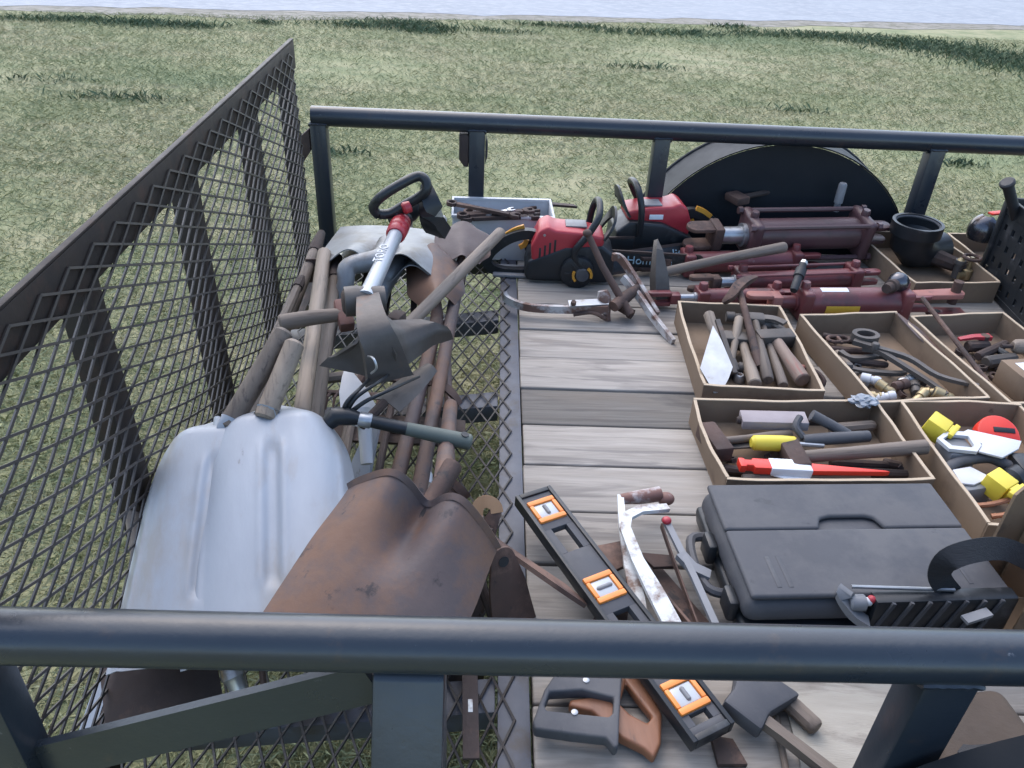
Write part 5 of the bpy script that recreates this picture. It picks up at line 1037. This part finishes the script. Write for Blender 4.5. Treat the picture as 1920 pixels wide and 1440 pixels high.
T = thing('steel_cap', 'small bright steel cap by the hatchet in the hammer tray', 'cap', place(*W(1385, 712, .012))); g = G(); g.lathe((0, 0, -.006), (0, 0, .016), [(0, .014), (.7, .014), (1, .010)], 12); g.obj('cap', M_STEEL, T); g = G(); g.lathe((0, 0, .0161), (0, 0, .018), [(0, .006), (1, .005)], 10); g.obj('stud', M_RUSTD, T)

# tray 2: pliers, chain links, brass fittings
def pliers(label, P, m, r=.008, ring=None):
    T = thing('pliers', label, 'pliers', Matrix.Translation(P[0][0])); I = T.matrix_world.inverted()
    for arm in P:
        Q = smooth_pts([I @ Vector(p) for p in arm], 5); n = len(Q); g = G(); g.tube(Q, 0, flat=[(r*(1-.35*i/n), r*.75*(1-.3*i/n)) for i in range(n)], up=(0, 0, 1)); g.obj('arm', m, T)
    c = I @ Vector(P[0][1]); g = G(); g.lathe(c-Vector((0, 0, .008)), c+Vector((0, 0, .014)), [(0, .011), (.8, .011), (1, .008)], 12); g.obj('rivet', m, T)
    if ring:
        c = I @ Vector(ring); g = G(); g.tube([c+Vector((.030*math.cos(rad(a)), .022*math.sin(rad(a)), .002)) for a in range(0, 360, 20)], 0, flat=(.006, .009), up=(0, 0, 1), closed=True); g.obj('ring', m, T)
    return T
pliers('long rusty farrier tongs with ring head across the fittings tray', [[W(1600, 640, .065), W(1640, 652, .065), W(1705, 672, .06), W(1760, 705, .058), W(1835, 724, .062)], [W(1618, 652, .055), W(1650, 660, .06), W(1700, 690, .05), W(1740, 715, .045), W(1775, 740, .04)]], M_IRON, .0085, W(1622, 632, .068))
pliers('curved jaw rusty pliers low in the fittings tray', [[W(1566, 672, .035), W(1590, 690, .035), W(1640, 698, .035), W(1690, 700, .03), W(1700, 692, .03)], [W(1575, 660, .04), W(1600, 672, .04), W(1650, 668, .04), W(1665, 674, .035)]], M_IRON, .008)
T = thing('chain_link', 'dark iron chain link at the back of the fittings tray', 'chain link', place(*W(1572, 636, .045), 5)); g = G(); g.tube([((.028*(1 if math.cos(rad(a)) > 0 else -1)*.5+.013*math.cos(rad(a))*1.2), .014*math.sin(rad(a)), 0) for a in range(0, 360, 20)], .005, 8, closed=True); g.obj('link', M_RUST, T); g = G(); g.box((-.002, -.02, -.005), (.006, .02, .004), .002); g.obj('bar', M_RUST, T)
for k, (px, py, m) in enumerate(((1632, 712, M_WHT), (1660, 728, M_BRASS), (1688, 722, M_RUST), (1716, 728, M_IRON), (1745, 735, M_BRASS), (1615, 735, M_WHT), (1702, 712, M_STEEL), (1660, 745, M_WHT), (1768, 742, M_BRASS), (1640, 745, M_BRASS), (1725, 745, M_BRASS))):
    names = {id(M_WHT): 'white', id(M_BRASS): 'brass', id(M_RUST): 'rusty', id(M_IRON): 'grey iron', id(M_STEEL): 'bright steel'}
    cn = names[id(m)]; T = thing('pipe_fitting', cn+' threaded pipe fitting in the tray of pliers', 'pipe fitting', place(*W(px, py, .024+.004*(k % 3)), random.uniform(0, 180), random.uniform(-20, 20), random.uniform(-25, 25)), cn+' pipe fittings in the tray')
    r = random.uniform(.011, .015); g = G(); g.lathe((-.024, 0, 0), (.024, 0, 0), [(0, r*.8), (.12, r), (.32, r), (.34, r*.82), (.5, r*.82), (.52, r*1.1), (.95, r*1.1), (1, r*.85)], 14); g.obj('fitting_body', m, T); g = G(); g.lathe((.0235, 0, 0), (.0246, 0, 0), [(0, r*.72), (1, r*.72)], 12); g.obj('bore', M_RUB, T)
for k, (a, b, c_, d_, m) in enumerate(((1545, 630, 1600, 640, M_RUSTD), (1560, 655, 1640, 660, M_RUST), (1590, 676, 1660, 684, M_RUSTD), (1570, 662, 1605, 700, M_WOODP))):
    stick('iron_stub', ('short pale wooden stub in the tray of pliers' if m is M_WOODP else 'short dark iron stub heaped in the tray of pliers'), 'stub', W(a, b, .03), W(c_, d_, .028), .010, .009, m)['group'] = 'stubs in the tray of pliers' if m is not M_WOODP else 'wooden stub in the tray'

# tray 3: thin rod, trowel, red scrap
T = stick('iron_rod', 'thin iron rod leaning diagonally across the scrap tray', 'rod', W(1730, 560, .115), W(1848, 712, .065), .0065, .0065, M_RUST)
A, B = W(1682, 588, .075), W(1800, 690, .045); T = thing('mason_trowel', 'rusty leaf shaped trowel blade at the left wall of the scrap tray', 'trowel', frame(A, B, (.3, -.3, 1))); L_ = (B-A).length
g = G(); g.prism([(0, -.004), (.03, -.010), (L_*.45, -.026), (L_, -.020), (L_*1.02, .012), (L_*.5, .030), (.04, .010), (0, .004)], -.002, .002, .0006); g.obj('blade', M_RUSTP, T); g = G(); g.tube([(L_*.95, 0, .004), (L_+.05, 0, .02)], .006, 8); g.obj('tang', M_RUST, T)
T = thing('red_lever', 'small red lever lying at the back of the scrap tray', 'lever', frame(W(1798, 636, .045), W(1866, 634, .045))); g = G(); g.tube([(0, 0, 0), (.04, 0, .006), (.09, 0, .004)], 0, flat=[(.006, .003), (.008, .004), (.011, .006)], up=(0, 0, 1)); g.obj('lever', M_RED, T); g = G(); g.lathe((.075, 0, -.012), (.075, 0, .010), [(0, .012), (1, .012)], 12); g.obj('boss', M_RUST, T)
for k, (a, b, c_, d_, r, m, lab) in enumerate(((1815, 650, 1850, 648, .016, M_RUSTD, 'dark rusty tube beside the red lever'), (1835, 668, 1885, 645, .013, M_RUSTD, 'bent dark iron stub under the red lever'), (1850, 680, 1900, 672, .018, M_IRON, 'grey iron block tube in the scrap tray'), (1870, 655, 1925, 690, .010, M_BLK, 'black handled screwdriver in the scrap tray'))):
    stick('scrap_piece', lab, 'scrap', W(a, b, .03), W(c_, d_, .03), r, r*.9, m)
T = thing('file_with_knob', 'file with round pale wooden end in the scrap tray', 'file', place(*W(1912, 650, .055))); g = G(); g.lathe((-.02, 0, 0), (.03, 0, 0), [(0, .012), (.2, .020), (.7, .021), (1, .012)], 16); g.obj('knob', M_WOODP, T); g = G(); g.lathe((-.05, 0, 0), (-.02, 0, 0), [(0, .006), (1, .006)], 8); g.obj('spindle', M_RUSTD, T)
T = thing('blue_scraper', 'pale blue scraper blade in the scrap tray', 'scraper', frame(W(1895, 685, .03), W(1935, 705, .03))); g = G(); g.box((0, -.022, 0), (.07, .022, .002), .0005); g.obj('blade', M_LBLUE, T); g = G(); g.tube([(0, 0, 0), (-.03, 0, .0)], .009, 8); g.obj('handle', M_BLK, T)
T = thing('cardboard_flap', 'small cardboard carton in the front of the scrap tray', 'carton', place(*W(1905, 735, .0), 9)); g = G(); g.box((-.045, -.07, .008), (.075, .04, .075), .002); c_ = g.obj('carton', M_CARD, T); g = G(); g.box((-.02, -.02, .0752), (.01, .02, .0758)); g.obj('torn_label', M_PAPER, c_)

# tray 4: saw handle, orange red tool, yellow grip
A, B = W(1365, 905, .030), W(1365, 905, .03)
T = thing('keyhole_saw', 'bright orange red tapered tool bound with white tape in the front tray', 'saw', frame(W(1385, 872, .055), W(1668, 888, .045))); L_ = (W(1385, 872, .055)-W(1668, 888, .045)).length; I = T.matrix_world.inverted()
g = G(); g.prism([(0, -.013), (.012, -.013), (.014, -.008), (.028, -.008), (.030, -.016), (L_*.45, -.014), (L_*.45, .014), (.030, .016), (.028, .010), (.014, .010), (.012, .015), (0, .015)], -.009, .009, .002); g.obj('grip', M_REDO, T)
g = G(); g.prism([(L_*.45, -.0135), (L_-.01, -.002), (L_, .0), (L_-.01, .003), (L_*.45, .0135)], -.006, .006, .0015); g.obj('sheath', M_REDO, T)
g = G(); g.box((L_*.20, -.0185, -.0105), (L_*.47, .0178, .0105), .003); tp = g.obj('tape', M_PAPER, T); g = G(); g.prism([(L_*.22, -.018), (L_*.46, -.018), (L_*.46, -.034), (L_*.30, -.028)], -.010, -.008); g.obj('tape_tail', M_PAPER, tp)
T = thing('coping_saw', 'black handled saw with upright D grip in the front tray', 'saw', frame(W(1495, 818, .05), W(1630, 818, .05))); I = T.matrix_world.inverted()
g = G(); g.tube([I @ W(1505, 826, .05), I @ W(1560, 822, .055), I @ W(1628, 818, .055)], [.013, .014, .013], 12); g.tube([I @ W(1590, 815, .055), I @ W(1555, 795, .07), I @ W(1522, 778, .085)], [.012, .012, .013], 10); g.tube(smooth_pts([I @ W(1500, 782, .08), I @ W(1492, 800, .07), I @ W(1506, 820, .055)], 4), .008, 8); g.obj('grip', M_BLKD, T)
g = G(); g.tube([I @ W(1505, 828, .04), I @ W(1345, 838, .03)], 0, flat=(.010, .002), up=(0, 0, 1)); g.obj('blade', M_IRON, T)
A, B = W(1408, 830, .05), W(1494, 832, .05); T = thing('tool_grip', 'stubby yellow screwdriver handle in the front tray', 'screwdriver', frame(A, B)); L_ = (B-A).length; g = G(); g.lathe((0, 0, 0), (L_, 0, 0), [(0, .010), (.06, .0165), (.3, .0175), (.7, .0175), (.94, .016), (1, .011)], 16); g.obj('handle', M_YEL, T); g = G(); g.tube([(L_, 0, 0), (L_+.06, 0, -.004)], .005, 8); g.obj('shank', M_STEEL, T)
hammer('long grey handled hammer lying across the front tray onto its right wall', W(1735, 838, .073), W(1490, 858, .045), .0165, .09, M_WOOD, M_RUST, 'block', r1=.014)
hammer('short hammer with rusty head at the left wall of the front tray', W(1480, 815, .04), W(1340, 828, .045), .012, .10, M_WOOD, M_RUST, 'block')
T = stick('file', 'flat dark file with torn paper sleeve at the back of the front tray', 'file', W(1385, 788, .05), W(1540, 792, .06), .009, .008, M_RUSTD); g = G(); g.box((.005, -.020, -.011), (.15, .026, .011), .002); g.obj('paper_sleeve', mat('grey_paper', (.32, .28, .28), (.24, .2, .2), rough=.85, scale=9, bump=.3), T)
stick('wooden_dowel', 'thin pale wooden dowel along the front wall of the front tray', 'dowel', W(1395, 895, .035), W(1625, 893, .030), .0075, .0075, M_WOODP)
stick('wood_scrap', 'rough grey wood scrap at the right wall of the front tray', 'wood scrap', W(1560, 805, .035), W(1635, 798, .035), .014, .013, M_WOOD)
for k, (a, b, c_, d_) in enumerate(((1360, 880, 1440, 890), (1560, 868, 1660, 872), (1600, 885, 1720, 890), (1660, 868, 1725, 880))):
    stick('iron_stub', 'dark rusty scrap under the orange red tool', 'stub', W(a, b, .018), W(c_, d_, .018), .011, .009, M_RUSTD)['group'] = 'dark scrap in the front tray'
T = thing('plastic_wad', 'crumpled clear plastic wad on the corner of the front tray', 'wad', place(*W(1620, 752, .078))); b = bmesh.new(); bmesh.ops.create_icosphere(b, subdivisions=3, radius=.022)
for v in b.verts: v.co *= random.uniform(.7, 1.25); v.co.z *= .5; v.co.x *= 1.4
g = G(); g._take(b); g.obj('wad', mat('clear_film', (.25, .28, .31), (.12, .13, .15), rough=.15, scale=30, bump=.2), T, ang=10); g = G(); g.tube([(-.02, 0, 0), (.03, .004, .004)], .003, 6); g.obj('twist', M_PAPER, T)

# tray 5: yellow chalk boxes, white guard
def yellow_tool(label, A, B, up):
    T = thing('chalk_box', label, 'chalk box', frame(A, B, up)); L_ = (Vector(B)-Vector(A)).length
    g = G(); g.box((0, -.024, -.022), (L_*.72, .024, .022), .003); b_ = g.obj('case', M_YEL, T)
    g = G(); g.box((L_*.72, -.014, -.012), (L_, .018, .020), .002); g.box((L_*.80, -.026, .010), (L_*.98, .026, .022), .002); g.obj('spout', M_YEL, T)
    return T
yellow_tool('yellow plastic chalk box at the back wall of its tray', W(1738, 790, .075), W(1785, 822, .06), (0, 0, 1)); yellow_tool('yellow plastic chalk box lying beside the white capped block', W(1852, 895, .06), W(1905, 935, .05), (0, 0, 1))
T = thing('tape_dispenser', 'white plastic tool with open frame and flat white blade', 'dispenser', frame(W(1765, 832, .075), W(1915, 830, .078))); I = T.matrix_world.inverted()
def lp(px, py, z=.078): p = I @ W(px, py, z); return (p.x, p.y)
g = G(); g._take(ring_prism([lp(*p) for p in ((1757, 822), (1775, 808), (1822, 812), (1840, 836), (1832, 848), (1780, 842))], [lp(*p) for p in ((1768, 823), (1780, 815), (1815, 819), (1826, 836), (1822, 840), (1785, 836))], -.004, .004)); g.obj('open_frame', M_WHT, T)
g = G(); g.prism([lp(*p) for p in ((1800, 812), (1815, 805), (1915, 828), (1910, 842), (1880, 858), (1835, 846), (1842, 832))], -.003, .002, .001); g.obj('blade', M_WHT, T)
g = G(); g.box((.01, -.03, -.065), (.07, .035, -.006), .006); g.obj('body', M_GREYP, T)
T = thing('tape_measure', 'orange red tape measure with dark slot in the yellow tool tray', 'tape measure', frame(W(1828, 815, .05), W(1905, 822, .05), (0, -.6, 1))); L_ = (W(1828, 815, .05)-W(1905, 822, .05)).length
g = G(); g.prism(arc(L_/2, 0, L_*.52, 0, 180, 14)+[(-.002, -.02), (L_+.002, -.02)], -.016, .016, .005); g.obj('case', M_REDO, T); g = G(); g.box((L_*.38, .004, .0162), (L_*.9, .016, .0175), .0005); g.obj('slot', M_BLK, T)
T = thing('plastic_block', 'grey plastic block with white cap in the yellow tool tray', 'block', frame(W(1790, 915, .035), W(1845, 905, .035))); L_ = .07; I = T.matrix_world.inverted()
g = G(); g.prism([(0, -.03), (.065, -.032), (.075, .0), (.06, .028), (0.0, .02)], -.035, .018, .005); g.obj('block_body', M_GREYP, T); g = G(); g.prism([(-.004, -.012), (.02, -.022), (.074, -.010), (.056, .03), (.01, .03)], .0185, .024, .002); g.obj('cap', M_WHT, T)
T = thing('rubber_mallet', 'dark grey curved grip crossing the yellow tool tray', 'grip', Matrix.Translation(W(1780, 875, .05))); I = T.matrix_world.inverted(); g = G(); P = smooth_pts([I @ W(1770, 882, .05), I @ W(1800, 866, .055), I @ W(1850, 858, .058), I @ W(1880, 868, .055), I @ W(1905, 880, .05)], 5); g.tube(P, [.010]+[.012]*(len(P)-2)+[.012], 12); g.obj('grip', M_BLKD, T); g = G(); g.box(tuple(P[-1]+Vector((-.01, -.03, -.03))), tuple(P[-1]+Vector((.06, .03, .025))), .008); g.obj('head', M_BLK, T)
T = thing('small_motor', 'black and grey motor body at the right of the yellow tool tray', 'motor', frame(W(1890, 905, .04), W(1935, 880, .05))); g = G(); g.lathe((0, 0, 0), (.09, 0, 0), [(0, .018), (.1, .028), (.6, .028), (.65, .022), (1, .022)], 18); g.obj('housing', M_BLK, T); g = G(); g.lathe((-.012, 0, 0), (0, 0, 0), [(0, .008), (1, .016)], 12); g.obj('nose', M_GREYP, T)
for k, (P, r) in enumerate((([(1822, 948), (1860, 945), (1925, 928)], .0055), ([(1862, 968), (1895, 962), (1930, 945)], .005), ([(1880, 985), (1905, 975), (1935, 950)], .004))):
    Q = [W(*p, .03+.012*i) for i, p in enumerate(P)]; T = thing('copper_tube', ('long bent copper tube in front of the yellow chalk box', 'short copper tube below the long one', 'thin copper tube at the front wall of its tray')[k], 'copper tube', Matrix.Translation(Q[0])); I = T.matrix_world.inverted(); g = G(); g.tube(smooth_pts([I @ q for q in Q], 5), r, 8); g.obj('tube', M_COP, T)
    g = G(); d = (I @ Q[0]-I @ Q[1]).normalized(); g.lathe(d*-.006, d*.003, [(0, r*1.15), (1, r*1.15)], 8); g.obj('end_ring', M_COP, T)

# loose rusty hardware filling the bottoms of two trays
random.seed(21)
def nut(px, py, z, lab, grp):
    r = random.uniform(.008, .014); T = thing('rusty_nut', lab, 'nut', place(*W(px, py, z), random.uniform(0, 90), random.uniform(-40, 40), random.uniform(-40, 40)), grp); h_ = r*.8
    hexo = [(r*math.cos(rad(a)), r*math.sin(rad(a))) for a in range(0, 360, 60)]; hexi = [(r*.55*math.cos(rad(a)), r*.55*math.sin(rad(a))) for a in range(0, 360, 45)]
    g = G(); g._take(ring_prism(hexo, hexi, -h_/2, h_/2)); g.obj('nut', random.choice((M_RUST, M_RUSTD, M_IRON)), T)
for px, py in ((1590, 660), (1606, 690), (1640, 684), (1668, 700), (1690, 738), (1730, 716), (1752, 726), (1780, 748), (1560, 645), (1625, 722)): nut(px, py, .018, 'loose rusty hex nut in the tray of pliers', 'rusty nuts in the tray of pliers')
for px, py in ((1800, 660), (1822, 672), (1842, 690), (1868, 690), (1880, 670), (1862, 705)): nut(px, py, .018, 'loose rusty hex nut in the scrap tray', 'rusty nuts in the scrap tray')
for px, py in ((1372, 862), (1440, 858), (1590, 856), (1690, 876), (1700, 862), (1555, 790)): nut(px, py, .018, 'loose rusty hex nut in the front tray', 'rusty nuts in the front tray')
